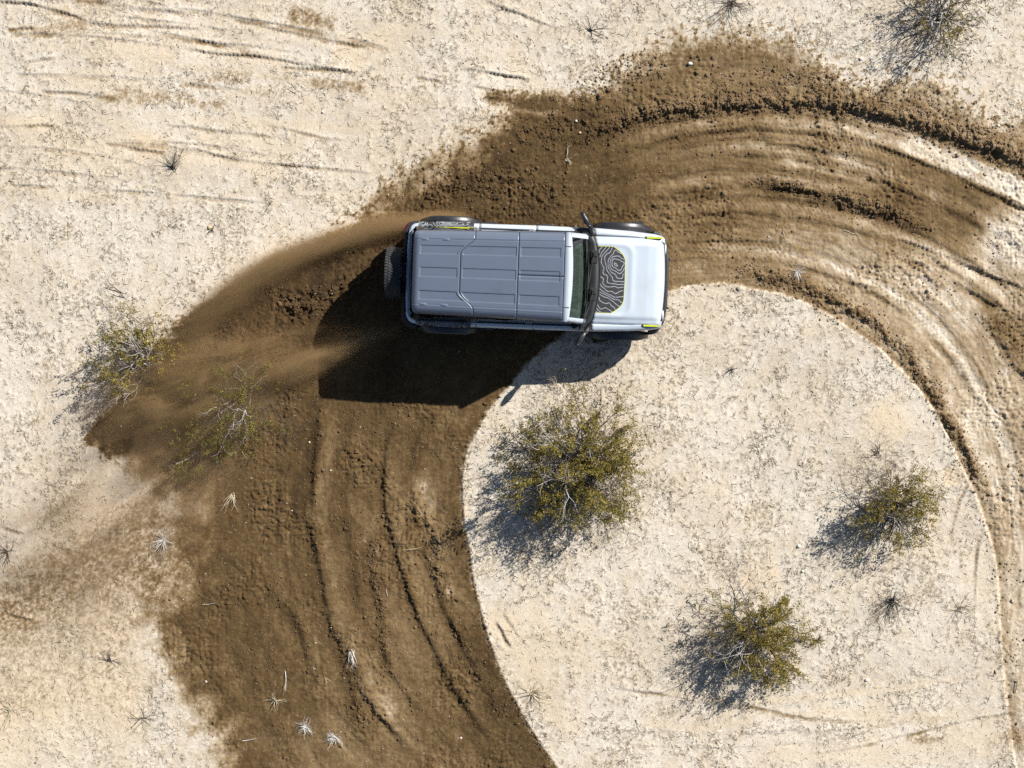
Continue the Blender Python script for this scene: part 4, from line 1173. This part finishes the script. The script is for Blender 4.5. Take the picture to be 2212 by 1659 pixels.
def leaves_mesh(name, r, pts, size, jit, tone_bias=0.0, per=4):
    P = np.repeat(np.array(pts, np.float32), per, 0)
    n = len(P)
    P = P + r.normal(size=(n, 3)) * jit
    P[:, 2] = np.maximum(P[:, 2], 0.03)
    u = r.normal(size=(n, 3)); u /= np.linalg.norm(u, axis=1, keepdims=True)
    v = np.cross(u, r.normal(size=(n, 3))); v /= np.linalg.norm(v, axis=1, keepdims=True)
    sz = size * r.uniform(0.6, 1.35, (n, 1))
    # small folded leaf: two triangles sharing the midrib
    w = np.cross(u, v)
    V_ = np.stack([P - u * sz, P + v * sz * 0.5 + w * sz * 0.15, P + u * sz, P - v * sz * 0.5 + w * sz * 0.15], 1).reshape(-1, 3)
    o = (np.arange(n) * 4)[:, None]
    F_ = np.concatenate([o + np.array([[0, 1, 2]]), o + np.array([[0, 2, 3]])], 0)
    clump = perlin(P[:, 0] * 4 + 50, P[:, 1] * 4 + P[:, 2] * 3, 91)
    tone = np.clip(0.5 + 0.45 * clump + 0.22 * r.normal(size=n) + tone_bias, 0, 1)
    return np_mesh(name, V_, F_, attrs={'tone': np.repeat(tone, 4)})

def bush(name, px, py, label, seed, rad=1.1, height=1.0, stems=30, dead_stems=8, leaf='leaf', leaf_size=0.0175, per=4, keep=None, dead_dir=None,
         dead_mat='dead', dead_len=0.8, lean=(0, 0), lev=2, cat='shrub', group=None, spike=None, twig=0.012, dusk_stems=0):
    r = np.random.default_rng(seed)
    x, y = gx(px), gy(py)
    root = empty(name, (x, y, gz(x, y)))
    tag(root, label, cat, group)
    segs, tips = [], []
    for k in range(stems):
        az = 2 * math.pi * (k + r.random()) / stems
        tilt = math.sqrt(r.random()) * 1.25
        if keep is not None and not keep(az, tilt): continue
        L = (rad * math.sin(tilt) + height * math.cos(tilt)) * r.uniform(0.55, 1.05)
        d = np.array([math.sin(tilt) * math.cos(az) + lean[0], math.sin(tilt) * math.sin(az) + lean[1], math.cos(tilt)])
        d /= np.linalg.norm(d)
        b0 = np.array([r.normal() * 0.10 * rad, r.normal() * 0.10 * rad, -0.02])
        segs.append((0, 0, -0.05, *b0, .012, .012))
        grow(r, b0, d, L * 0.62, twig * r.uniform(0.8, 1.3), lev, segs, tips, wig=0.22, up=0.04, spread=0.75, shrink=0.5)
    if segs: link('branches', tubes_mesh('branches', segs, 4), M['bark'], root)
    if tips and leaf:
        T = np.array(tips)
        sel = T[(T[:, 3] == 0) | (T[:, 4] > 0.6)]
        nz_ = perlin(sel[:, 0] * 2.2 + seed, sel[:, 1] * 2.2, 93)
        sel = sel[nz_ > -0.35]
        link('foliage', leaves_mesh('foliage', r, sel[:, :3], leaf_size, 0.02, per=per), M[leaf], root)
    ds, dt = [], []
    for k in range(dead_stems):
        az = 2 * math.pi * r.random() if dead_dir is None else R(r.uniform(*dead_dir))
        tilt = r.uniform(0.2, 1.15)
        d = np.array([math.sin(tilt) * math.cos(az), math.sin(tilt) * math.sin(az), math.cos(tilt)])
        b0 = np.array([r.normal() * 0.1, r.normal() * 0.1, 0.0])
        ds.append((0, 0, -0.03, *b0, .015, .014))
        grow(r, b0, d, dead_len * r.uniform(0.5, 1.1), 0.016 * r.uniform(.7, 1.2), 2, ds, dt, wig=0.42, up=0.03, spread=0.8, shrink=0.42, kids=(1, 3))
    if ds: link('dead_branches', tubes_mesh('dead_branches', ds, 4), M[dead_mat], root)
    es, et = [], []
    for k in range(dusk_stems):
        az = R(r.uniform(*dead_dir)) if dead_dir else 2 * math.pi * r.random()
        tilt = r.uniform(0.5, 1.45)
        d = np.array([math.sin(tilt) * math.cos(az), math.sin(tilt) * math.sin(az), math.cos(tilt)])
        b0 = np.array([r.normal() * 0.1, r.normal() * 0.1, 0.0]); es.append((0, 0, -0.03, *b0, .01, .008))
        grow(r, b0, d, dead_len * r.uniform(0.6, 1.15), 0.007, 2, es, et, wig=0.4, up=0.0, spread=0.8, shrink=0.45, kids=(2, 4))
    if es: link('dry_twigs', tubes_mesh('dry_twigs', es, 3), M['dead_dark'], root)
    return root

bush('creosote_bush', 1245, 1005, 'largest olive-green bush with bleached twigs, growing below the car inside the turn', 11, rad=1.22, height=1.05, stems=78, dead_stems=14, dead_len=1.25, per=7, dusk_stems=14, lean=(0.06, 0.05))
bush('creosote_bush', 1935, 1095, 'green bush with white dead twigs at the right, near the rim of the circle', 12, rad=0.75, height=0.85, stems=46, dead_stems=10, dead_len=0.95, per=6, dead_dir=(90, 250), dusk_stems=18)
bush('creosote_bush', 1625, 1365, 'green bush with a brown twiggy left side, lowest of the bushes inside the turn', 13, rad=0.8, height=0.95, stems=46, dead_stems=6, dead_len=1.1, per=8, dead_dir=(110, 230), dusk_stems=26, lean=(0.18, -0.02))
bush('creosote_bush', 2025, 42, 'green bush with dry twigs cut by the top edge, above the outer bank', 14, rad=0.8, height=0.8, stems=22, dead_stems=12, dead_len=0.8, per=4, dead_dir=(150, 290), dusk_stems=12)
bush('creosote_bush', 318, 775, 'bush at the left half swallowed by dust, with pale dead twigs on its left', 15, rad=0.85, height=0.75, stems=34, dead_stems=14, dead_len=0.85, per=7, dead_dir=(100, 260), dusk_stems=16)
bush('creosote_bush', 520, 862, 'sparse bush in the dust plume with bare white branches', 16, rad=1.0, height=0.75, stems=26, dead_stems=8, dead_len=0.95, per=7, leaf='leaf_y', dusk_stems=4)
bush('creosote_bush', 425, 965, 'small yellow-green bush at the lower edge of the dust plume', 17, rad=0.45, height=0.7, stems=24, dead_stems=1, dead_len=0.4, per=9, leaf='leaf_y')

# small dry plants and tufts
def tuft(name, px, py, label, seed, size, mat, n=26, flat=0.9, lev=1, cat='dry plant', rad=0.006, wig=0.4, az=None, group=None, shrink=0.5):
    r = np.random.default_rng(seed)
    x, y = gx(px), gy(py)
    segs, tips = [], []
    for k in range(n):
        a = 2 * math.pi * r.random() if az is None else R(r.uniform(*az))
        tilt = min(1.5, flat * r.uniform(0.6, 1.2) * 1.3)
        d = np.array([math.sin(tilt) * math.cos(a), math.sin(tilt) * math.sin(a), math.cos(tilt)])
        grow(r, (r.normal() * size * .08, r.normal() * size * .08, 0.0), d, size * r.uniform(.5, 1.05), rad * r.uniform(.7, 1.2), lev, segs, tips, wig=wig, spread=0.8, shrink=shrink, kids=(1, 3), min_z=0.004)
    o = link(name, tubes_mesh(name, segs, 4), M[mat])
    o.location = (x, y, gz(x, y))
    return tag(o, label, cat, group)

tuft('dry_shrub', 352, 1168, 'round white dry shrub at the left rim of the churned earth', 31, 0.24, 'white_twig', 46, 0.75, 2, rad=0.006)
tuft('dry_shrub', 656, 1578, 'white dry tuft low in the churned earth, left of its brighter twin', 32, 0.15, 'white_twig', 26, 0.8, 2, rad=0.006)
tuft('dry_shrub', 717, 1600, 'brightest white dry tuft low in the churned earth', 33, 0.17, 'white_twig', 34, 0.8, 2, rad=0.007)
tuft('dry_shrub', 590, 1520, 'loose ring-shaped tuft of pale twigs in the churned earth', 34, 0.19, 'straw', 16, 1.0, 1, rad=0.006)
tuft('dry_shrub', 1722, 590, 'small white tuft on the clod ridge ahead of the car', 35, 0.13, 'white_twig', 30, 0.8, 2, rad=0.007)
tuft('dry_shrub', 376, 366, 'grey dry shrub standing alone on the pale ground at upper left', 36, 0.36, 'dead_dark', 26, 0.95, 2, az=(40, 110), rad=0.006)
tuft('dry_shrub', 1932, 1300, 'small dark dry shrub below the right-hand green bush', 37, 0.3, 'charred', 40, 0.85, 2, rad=0.006)
tuft('dry_shrub', 1768, 1388, 'small dark dry plant right of the lowest green bush', 38, 0.2, 'charred', 20, 0.9, 1, rad=0.006)
tuft('dry_shrub', 1575, 14, 'grey dry shrub cut by the top edge above the bonnet', 39, 0.42, 'dead_dark', 40, 0.9, 2, rad=0.006)
tuft('dry_shrub', 1278, 74, 'dark flattened twigs near the top, left of the outer bank', 40, 0.3, 'charred', 10, 1.1, 1, rad=0.007, az=(-60, 160))
tuft('dry_shrub', 1150, 1502, 'pale dry tuft on the rim of the crust at the bottom', 41, 0.34, 'straw', 28, 1.05, 1, rad=0.006)
tuft('dry_shrub', 500, 1068, 'fan of pale dry stems in the churned earth at left', 42, 0.26, 'straw', 12, 0.95, 1, az=(220, 300), rad=0.007, wig=.2)
tuft('dry_shrub', 757, 1412, 'pale spiky sprig on the rut edge at lower left', 43, 0.26, 'white_twig', 9, 1.0, 1, az=(230, 310), rad=0.007, wig=.25)
tuft('dry_shrub', 950, 1178, 'small dark uprooted plant on the pale bank beside the crust rim', 44, 0.2, 'charred', 16, 0.9, 1, rad=0.008)
tuft('dry_shrub', 230, 1432, 'greyish dry shrub flat on the pale ground at lower left', 45, 0.26, 'dead_dark', 16, 1.1, 1, rad=0.006, az=(-60, 200))
tuft('dry_shrub', 300, 1560, 'tangle of fine grey twigs near the bottom left', 46, 0.32, 'dead_dark', 22, 1.1, 1, rad=0.005)
tuft('dry_shrub', 14, 1545, 'pale twigs cut by the left edge near the bottom', 47, 0.3, 'straw', 16, 1.1, 1, rad=0.006)
tuft('dry_shrub', 12, 1196, 'dark dry plant cut by the left edge', 48, 0.3, 'charred', 18, 1.0, 1, rad=0.006)
tuft('dry_shrub', 1200, 838, 'thin pale twigs standing at the edge of the car shadow', 49, 0.3, 'straw', 5, 0.7, 1, az=(70, 140), rad=0.007)
tuft('dry_shrub', 1580, 800, 'small grey-green plant in the middle of the crust ahead of the big bush', 50, 0.14, 'charred', 18, 0.9, 1, rad=0.005)
tuft('dry_shrub', 2075, 1320, 'faint grey dry plant at the right, below the green bush', 51, 0.32, 'dead_dark', 14, 1.1, 1, rad=0.005)
tuft('dry_shrub', 460, 497, 'little dark twigs with a yellow stone, left of the car', 52, 0.12, 'charred', 8, 1.0, 1, rad=0.007)
tuft('dry_shrub', 1222, 345, 'broken root stump lying in the thrown earth above the car', 53, 0.2, 'straw', 6, 0.8, 1, rad=0.014, az=(-70, 60), wig=.3)
tuft('dry_shrub', 1895, 985, 'thin dark stems above the right-hand green bush', 54, 0.34, 'dead_dark', 10, 0.9, 1, rad=0.006, az=(60, 130))
tuft('dry_shrub', 268, 640, 'long dark dead twig on the pale ground above the left bush', 55, 0.4, 'charred', 2, 1.1, 1, rad=0.008, az=(120, 150), wig=.2)

# single fallen sticks
def stick(px, py, label, seed, L, ang, mat, rad=0.007, fork=2):
    r = np.random.default_rng(seed)
    segs, tips = [], []
    grow(r, (0, 0, 0.012), (math.cos(R(ang)), math.sin(R(ang)), 0.02), L, rad, 1 if fork else 0, segs, tips, wig=0.28, spread=0.6, shrink=0.4, kids=(1, max(2, fork)), min_z=0.008)
    o = link('stick', tubes_mesh('stick', segs, 5), M[mat])
    x, y = gx(px), gy(py)
    o.location = (x, y, gz(x, y))
    tag(o, label, 'stick', 'fallen sticks')
stick(612, 1455, 'forked pale stick in the churned earth, upright in the frame', 61, 0.34, -75, 'white_twig')
stick(672, 1448, 'pale branching stick lying across the churned earth at lower left', 62, 0.38, -15, 'straw')
stick(518, 1608, 'short white stick near the bottom of the churned earth', 63, 0.26, -12, 'white_twig', fork=1)
stick(432, 1310, 'small pale T-shaped stick in the churned earth', 64, 0.24, 5, 'straw')
stick(875, 1190, 'bent pale stick on the smooth earth left of the crust rim', 65, 0.32, 8, 'straw', fork=0)
stick(1823, 498, 'curved pale stick on the earth ahead of the car', 66, 0.3, -10, 'straw', fork=0)
stick(1690, 500, 'thin pale stick on the earth beyond the bonnet', 67, 0.16, -70, 'straw', fork=0)
stick(1375, 1560, 'dark stick leaning at the crust rim near the bottom', 68, 0.2, -80, 'charred', fork=0)
stick(1604, 1418, 'dark curved stick on the pale crust, left of the lowest bush', 69, 0.2, -40, 'charred', fork=0)
stick(2200, 1500, 'dark stick at the right edge near the bottom', 70, 0.25, 80, 'charred', fork=0)
stick(835, 1290, 'thin pale stick beside the rut edge', 71, 0.2, 100, 'straw', fork=0)
# ------------------------------------------------------------------ loose matter: gravel, clods, litter; a few single stones
def ico():
    t = (1 + 5 ** .5) / 2
    v = np.array([(-1, t, 0), (1, t, 0), (-1, -t, 0), (1, -t, 0), (0, -1, t), (0, 1, t), (0, -1, -t), (0, 1, -t), (t, 0, -1), (t, 0, 1), (-t, 0, -1), (-t, 0, 1)], np.float32)
    f = np.array([(0, 11, 5), (0, 5, 1), (0, 1, 7), (0, 7, 10), (0, 10, 11), (1, 5, 9), (5, 11, 4), (11, 10, 2), (10, 7, 6), (7, 1, 8), (3, 9, 4), (3, 4, 2), (3, 2, 6), (3, 6, 8), (3, 8, 9), (4, 9, 5), (2, 4, 11), (6, 2, 10), (8, 6, 7), (9, 8, 1)], np.int32)
    return v / np.linalg.norm(v[0]), f
IV, IF = ico()
def lumps(name, P, rad, mat, r, flat=0.7, jag=0.25):
    n = len(P)
    V_ = np.repeat(IV[None], n, 0) * (1 + jag * r.normal(size=(n, 12, 1)).clip(-1.5, 1.5))
    a = r.random(n) * 2 * np.pi
    c, s_ = np.cos(a)[:, None], np.sin(a)[:, None]
    x = V_[..., 0] * r.uniform(.75, 1.35, (n, 1)); y = V_[..., 1] * r.uniform(.75, 1.2, (n, 1)); z = V_[..., 2] * flat
    V_ = np.stack([c * x - s_ * y, s_ * x + c * y, z], -1) * rad[:, None, None] + P[:, None, :]
    F_ = (np.arange(n)[:, None, None] * 12 + IF[None]).reshape(-1, 3)
    me = np_mesh(name, V_.reshape(-1, 3), F_, smooth=False, attrs={'tone': np.repeat(r.random(n), 12), 'soil': np.repeat(np.clip(sample(V, P[:, 0], P[:, 1]), 0, 1), 12)})
    return link(name, me, mat)

def earth_lump_mat(name):
    m, nt, b = new_mat(name)
    v = attr(nt, 'soil'); t = attr(nt, 'tone')
    ramp = nt.nodes.new('ShaderNodeValToRGB'); nt.links.new((v * 0.85 + t * 0.22).sock, ramp.inputs[0])
    cr = ramp.color_ramp
    for i, (p, c) in enumerate([(0.1, (.40, .33, .24)), (0.3, (.27, .20, .13)), (0.5, (.17, .115, .065)), (0.72, (.105, .067, .033)), (1.0, (.055, .034, .017))]):
        e = cr.elements[i] if i < 2 else cr.elements.new(p)
        e.position = p; e.color = (*c, 1)
    nt.links.new(ramp.outputs[0], b.inputs['Base Color'])
    b.inputs['Roughness'].default_value = 0.95; b.inputs['Specular IOR Level'].default_value = 0.15
    return m
def pebble_mat(name):
    m, nt, b = new_mat(name)
    t = attr(nt, 'tone')
    c = mix(nt, t.ss(0.0, 0.4), (0.20, 0.16, 0.12), (0.42, 0.36, 0.28)); c = mix(nt, t.ss(0.55, 1.0), c, (0.60, 0.54, 0.45))
    c = mix(nt, attr(nt, 'soil').ss(0.3, 0.7) * (1.0 - t.ss(0.9, 0.97)) * 0.85, c, (0.17, 0.12, 0.07))
    nt.links.new(c, b.inputs['Base Color'])
    b.inputs['Roughness'].default_value = 0.8; b.inputs['Specular IOR Level'].default_value = 0.3
    return m

def scatter(n, dens, r):
    """points in the fine sheet with a probability given by a field"""
    out = np.zeros((0, 2))
    while len(out) < n:
        q = np.stack([r.uniform(-9.4, 9.4, n * 4), r.uniform(-7.2, 7.2, n * 4)], -1)
        k = r.random(len(q)) < np.clip(sample(dens, q[:, 0], q[:, 1]), 0, 1)
        out = np.vstack([out, q[k]])
    return out[:n]
def on_ground(q, lift):
    return np.column_stack([q, sample(H, q[:, 0], q[:, 1]) + lift])

r5 = np.random.default_rng(55)
# clods of turned earth: thick on the windrows, thin over the whole churned ground and just outside it
dens = np.clip(CLOD * (0.5 + 0.8 * sstep(-0.2, 0.4, perlin(X * 3, Y * 3, 101))) + 0.05 * MASK * sstep(-0.1, 0.5, perlin(X * 1.2, Y * 1.2, 102)) + 0.10 * SPR, 0, 1)
q = scatter(16000, dens, r5)
rad = 0.006 + 0.012 * r5.random(len(q)) ** 2.2 + 0.02 * (r5.random(len(q)) ** 9)
tag(lumps('earth_clods', on_ground(q, 0.35 * rad), rad, earth_lump_mat('clod_earth'), r5), kind='stuff')
# gravel over everything
q = scatter(11000, np.clip(0.35 + 0.3 * (1 - MASK), 0, 1), r5)
rad = 0.004 + 0.008 * r5.random(len(q)) ** 3 + 0.012 * (r5.random(len(q)) ** 14)
tag(lumps('gravel', on_ground(q, 0.25 * rad), rad, pebble_mat('gravel_stone'), r5, jag=0.15), kind='stuff')

# dry litter: short curved stalks and stubble on the crust
def litter(name, n, dens, mat, r, lo, hi, rad):
    q = scatter(n, dens, r)
    P0 = on_ground(q, 0.004)
    a = r.random(n) * 2 * np.pi; L = r.uniform(lo, hi, n); bend = r.normal(size=n) * 0.9; rise = r.uniform(0.0, 0.45, n)
    pts = [P0]
    for k in range(3):
        a2 = a + bend * (k / 2)
        d = np.stack([np.cos(a2), np.sin(a2), rise * (1 - k * 0.5)], -1) * (L / 3)[:, None]
        pts.append(pts[-1] + d)
    segs = []
    for k in range(3):
        r0 = rad * (1 - 0.25 * k); r1 = rad * (1 - 0.25 * (k + 1))
        segs.append(np.column_stack([pts[k], pts[k + 1], np.full(n, r0), np.full(n, r1)]))
    return tag(link(name, tubes_mesh(name, np.vstack(segs), 3), mat), kind='stuff')
ld = (1 - MASK) * np.clip(0.12 + 0.9 * LIT * sstep(-0.3, 0.5, perlin(X * 0.7, Y * 0.7, 103)), 0, 1) * (1 - 0.8 * np.clip(SMOOTH, 0, 1))
litter('dark_litter', 6500, ld, M['dead_dark'], r5, 0.03, 0.12, 0.0042)
litter('straw_litter', 4500, ld, M['straw'], r5, 0.03, 0.11, 0.0042)
under = np.zeros_like(X)
for px, py, rr_ in ((1245, 1005, 1.5), (1935, 1095, .9), (1625, 1365, 1.0), (2025, 42, 1.0), (318, 775, 1.0), (512, 850, 1.1), (1280, 880, .8), (1932, 1300, .5)):
    under += np.exp(-(((X - gx(px)) ** 2 + (Y - gy(py)) ** 2) / (rr_ * 0.75) ** 2))
litter('fallen_twigs', 3800, np.clip(under, 0, 1) * 0.9, M['dead_dark'], r5, 0.05, 0.16, 0.0045)

# single pale stones one can pick out
STM = plain('pale_stone', (0.60, 0.56, 0.50), 0.8, vary=0.15, vscale=30)
STY = plain('yellow_stone', (0.50, 0.38, 0.20), 0.8, vary=0.15, vscale=30)
def stone(px, py, rad, label, mat=STM):
    x, y = gx(px), gy(py)
    rr_ = np.random.default_rng(int(px * 7 + py))
    # subdivided lump with a worn outline
    v = IV.copy(); f = [tuple(t) for t in IF]
    V2 = [tuple(p) for p in v]; cache = {}; F2 = []
    def mid(a, b_):
        k = (min(a, b_), max(a, b_))
        if k not in cache:
            m_ = (np.array(V2[a]) + np.array(V2[b_])) / 2; m_ /= np.linalg.norm(m_)
            V2.append(tuple(m_)); cache[k] = len(V2) - 1
        return cache[k]
    for a, b_, c in f:
        ab, bc, ca = mid(a, b_), mid(b_, c), mid(c, a)
        F2 += [(a, ab, ca), (b_, bc, ab), (c, ca, bc), (ab, bc, ca)]
    P = np.array(V2); P = P * (1 + 0.12 * rr_.normal(size=(len(P), 1))) * np.array([rr_.uniform(.9, 1.3), rr_.uniform(.8, 1.1), .7]) * rad
    o = poly_obj('stone', P, F2, mat, smooth=True)
    o.location = (x, y, gz(x, y) + 0.3 * rad)
    tag(o, label, 'stone', 'single pale stones')
stone(1728, 1181, .032, 'white stone on the crust left of the right-hand bush, upper of a pair')
stone(1737, 1236, .03, 'white stone on the crust left of the right-hand bush, lower of a pair')
stone(1878, 1474, .034, 'round white stone on the crust right of the lowest bush')
stone(1657, 1504, .022, 'small grey stone on the crust below the lowest bush', plain('grey_stone', (0.12, 0.115, 0.11), 0.8, vary=.2))
stone(1488, 142, .038, 'pale angular stone near the upper rim of the churned earth')
stone(1951, 200, .03, 'yellowish stone on the outer bank at upper right', STY)
stone(1854, 132, .032, 'white stone on the pale ground below the top right bush')
stone(2149, 275, .03, 'white stone beside the outer bank near the right edge')
stone(1244, 264, .026, 'small pale stone in the thrown earth above the car roof')
stone(1252, 289, .022, 'yellow stone in the thrown earth above the car roof', STY)
stone(700, 245, .024, 'small white stone on the pale ground at upper left')
stone(455, 492, .034, 'yellow-brown stone among dark twigs left of the car', STY)
# ------------------------------------------------------------------ dust and flying earth thrown up by the rear wheels
def plume(name, start, end, sag, w0, w1, h0, h1, dens, col, nscale, seed, cut=0.42, head=0.06, tail=0.45, z0=0.0, stretch=0.28, lift=0.0):
    """a bowed sheet of dust from start to end (metres on the ground): closed box, density falling off from the bowed centre line"""
    a = Vector((*start, 0)); b_ = Vector((*end, 0)); d = b_ - a; L = d.length
    ang = math.atan2(d.y, d.x)
    hw = w1 * 2.3 + abs(sag) * 0.6
    ymid = sag * 0.5
    hz = h1 * 1.9 + lift
    o = None
    me = bpy.data.meshes.new(name)
    x0, x1 = -0.02 * L, 1.02 * L
    v = [(x, y, z) for x in (x0, x1) for y in (ymid - hw, ymid + hw) for z in (z0, z0 + hz)]
    f = [(0, 1, 3, 2), (4, 6, 7, 5), (0, 4, 5, 1), (2, 3, 7, 6), (0, 2, 6, 4), (1, 5, 7, 3)]
    me.from_pydata(v, [], f); me.update()
    m = bpy.data.materials.new(name + '_volume'); m.use_nodes = True
    nt = m.node_tree; nt.nodes.clear()
    out = nt.nodes.new('ShaderNodeOutputMaterial')
    vol = nt.nodes.new('ShaderNodeVolumePrincipled')
    vol.inputs['Color'].default_value = (*col, 1)
    vol.inputs['Anisotropy'].default_value = 0.15
    tc = coords(nt)
    sp = nt.nodes.new('ShaderNodeSeparateXYZ'); nt.links.new(tc, sp.inputs[0])
    x, y, z = (N(nt, sp.outputs[i]) for i in range(3))
    u = x / L
    cy_ = u * (1.0 - u) * (4.0 * sag)
    w = u.mx(0.0) * (w1 - w0) + w0
    h = u.mx(0.0) * (h1 - h0) + h0
    yy = (y - cy_) / w; zz = (z - lift * 1.0) / h
    wob = noise(nt, tc, 1.1, 1, 0.6, 0.4, stretch=(stretch * 1.6, 1, 1))
    yy = yy + (wob - 0.5) * 1.3
    env = ((yy * yy) * -1.0).ex() * ((zz * zz) * -1.0).ex() * u.ss(-0.02, head) * (1.0 - u.ss(tail, 1.0))
    mp = nt.nodes.new('ShaderNodeMapping'); mp.inputs['Location'].default_value = (seed * 3.1, seed * 1.7, seed * 0.9)
    nt.links.new(tc, mp.inputs[0])
    n1 = noise(nt, mp.outputs[0], nscale, 4, 0.65, 0.8, stretch=(stretch, 1.0, 1.0))
    den = env * n1.ss(cut - 0.12, cut + 0.26) * dens
    # thin to nothing at the walls of the box
    den = den * (1.0 - ((y - ymid) / hw).ab().ss(0.8, 0.98)) * (1.0 - (z / (z0 + hz)).ss(0.75, 0.97))
    nt.links.new(den.sock, vol.inputs['Density'])
    nt.links.new(vol.outputs[0], out.inputs['Volume'])
    o = link(name, me, m)
    o.location = (*start, 0.0)
    o.rotation_euler = (0, 0, ang)
    tag(o, kind='stuff')
    return o
TAN = (0.78, 0.50, 0.24)
plume('dust_cloud', (gx(1010), gy(470)), (gx(360), gy(770)), -0.62, 0.09, 0.22, 0.24, 0.55, 15.0, TAN, 2.6, 1, cut=0.36, tail=0.45)
plume('dust_cloud', (gx(900), gy(705)), (gx(170), gy(950)), -0.12, 0.12, 0.60, 0.20, 0.50, 12.0, TAN, 2.8, 2, cut=0.55, tail=0.40, lift=0.3, stretch=0.22, head=0.35)
plume('dust_cloud', (gx(660), gy(730)), (gx(150), gy(960)), -0.1, 0.35, 0.55, 0.30, 0.40, 15.0, TAN, 2.4, 8, cut=0.57, tail=0.5, lift=0.6, stretch=0.4, head=0.35)
plume('dust_cloud', (gx(600), gy(850)), (gx(-60), gy(1350)), 0.1, 0.5, 1.1, 0.45, 0.6, 2.6, (0.84, 0.56, 0.30), 1.3, 3, cut=0.48, tail=0.55, stretch=0.35, lift=0.2)
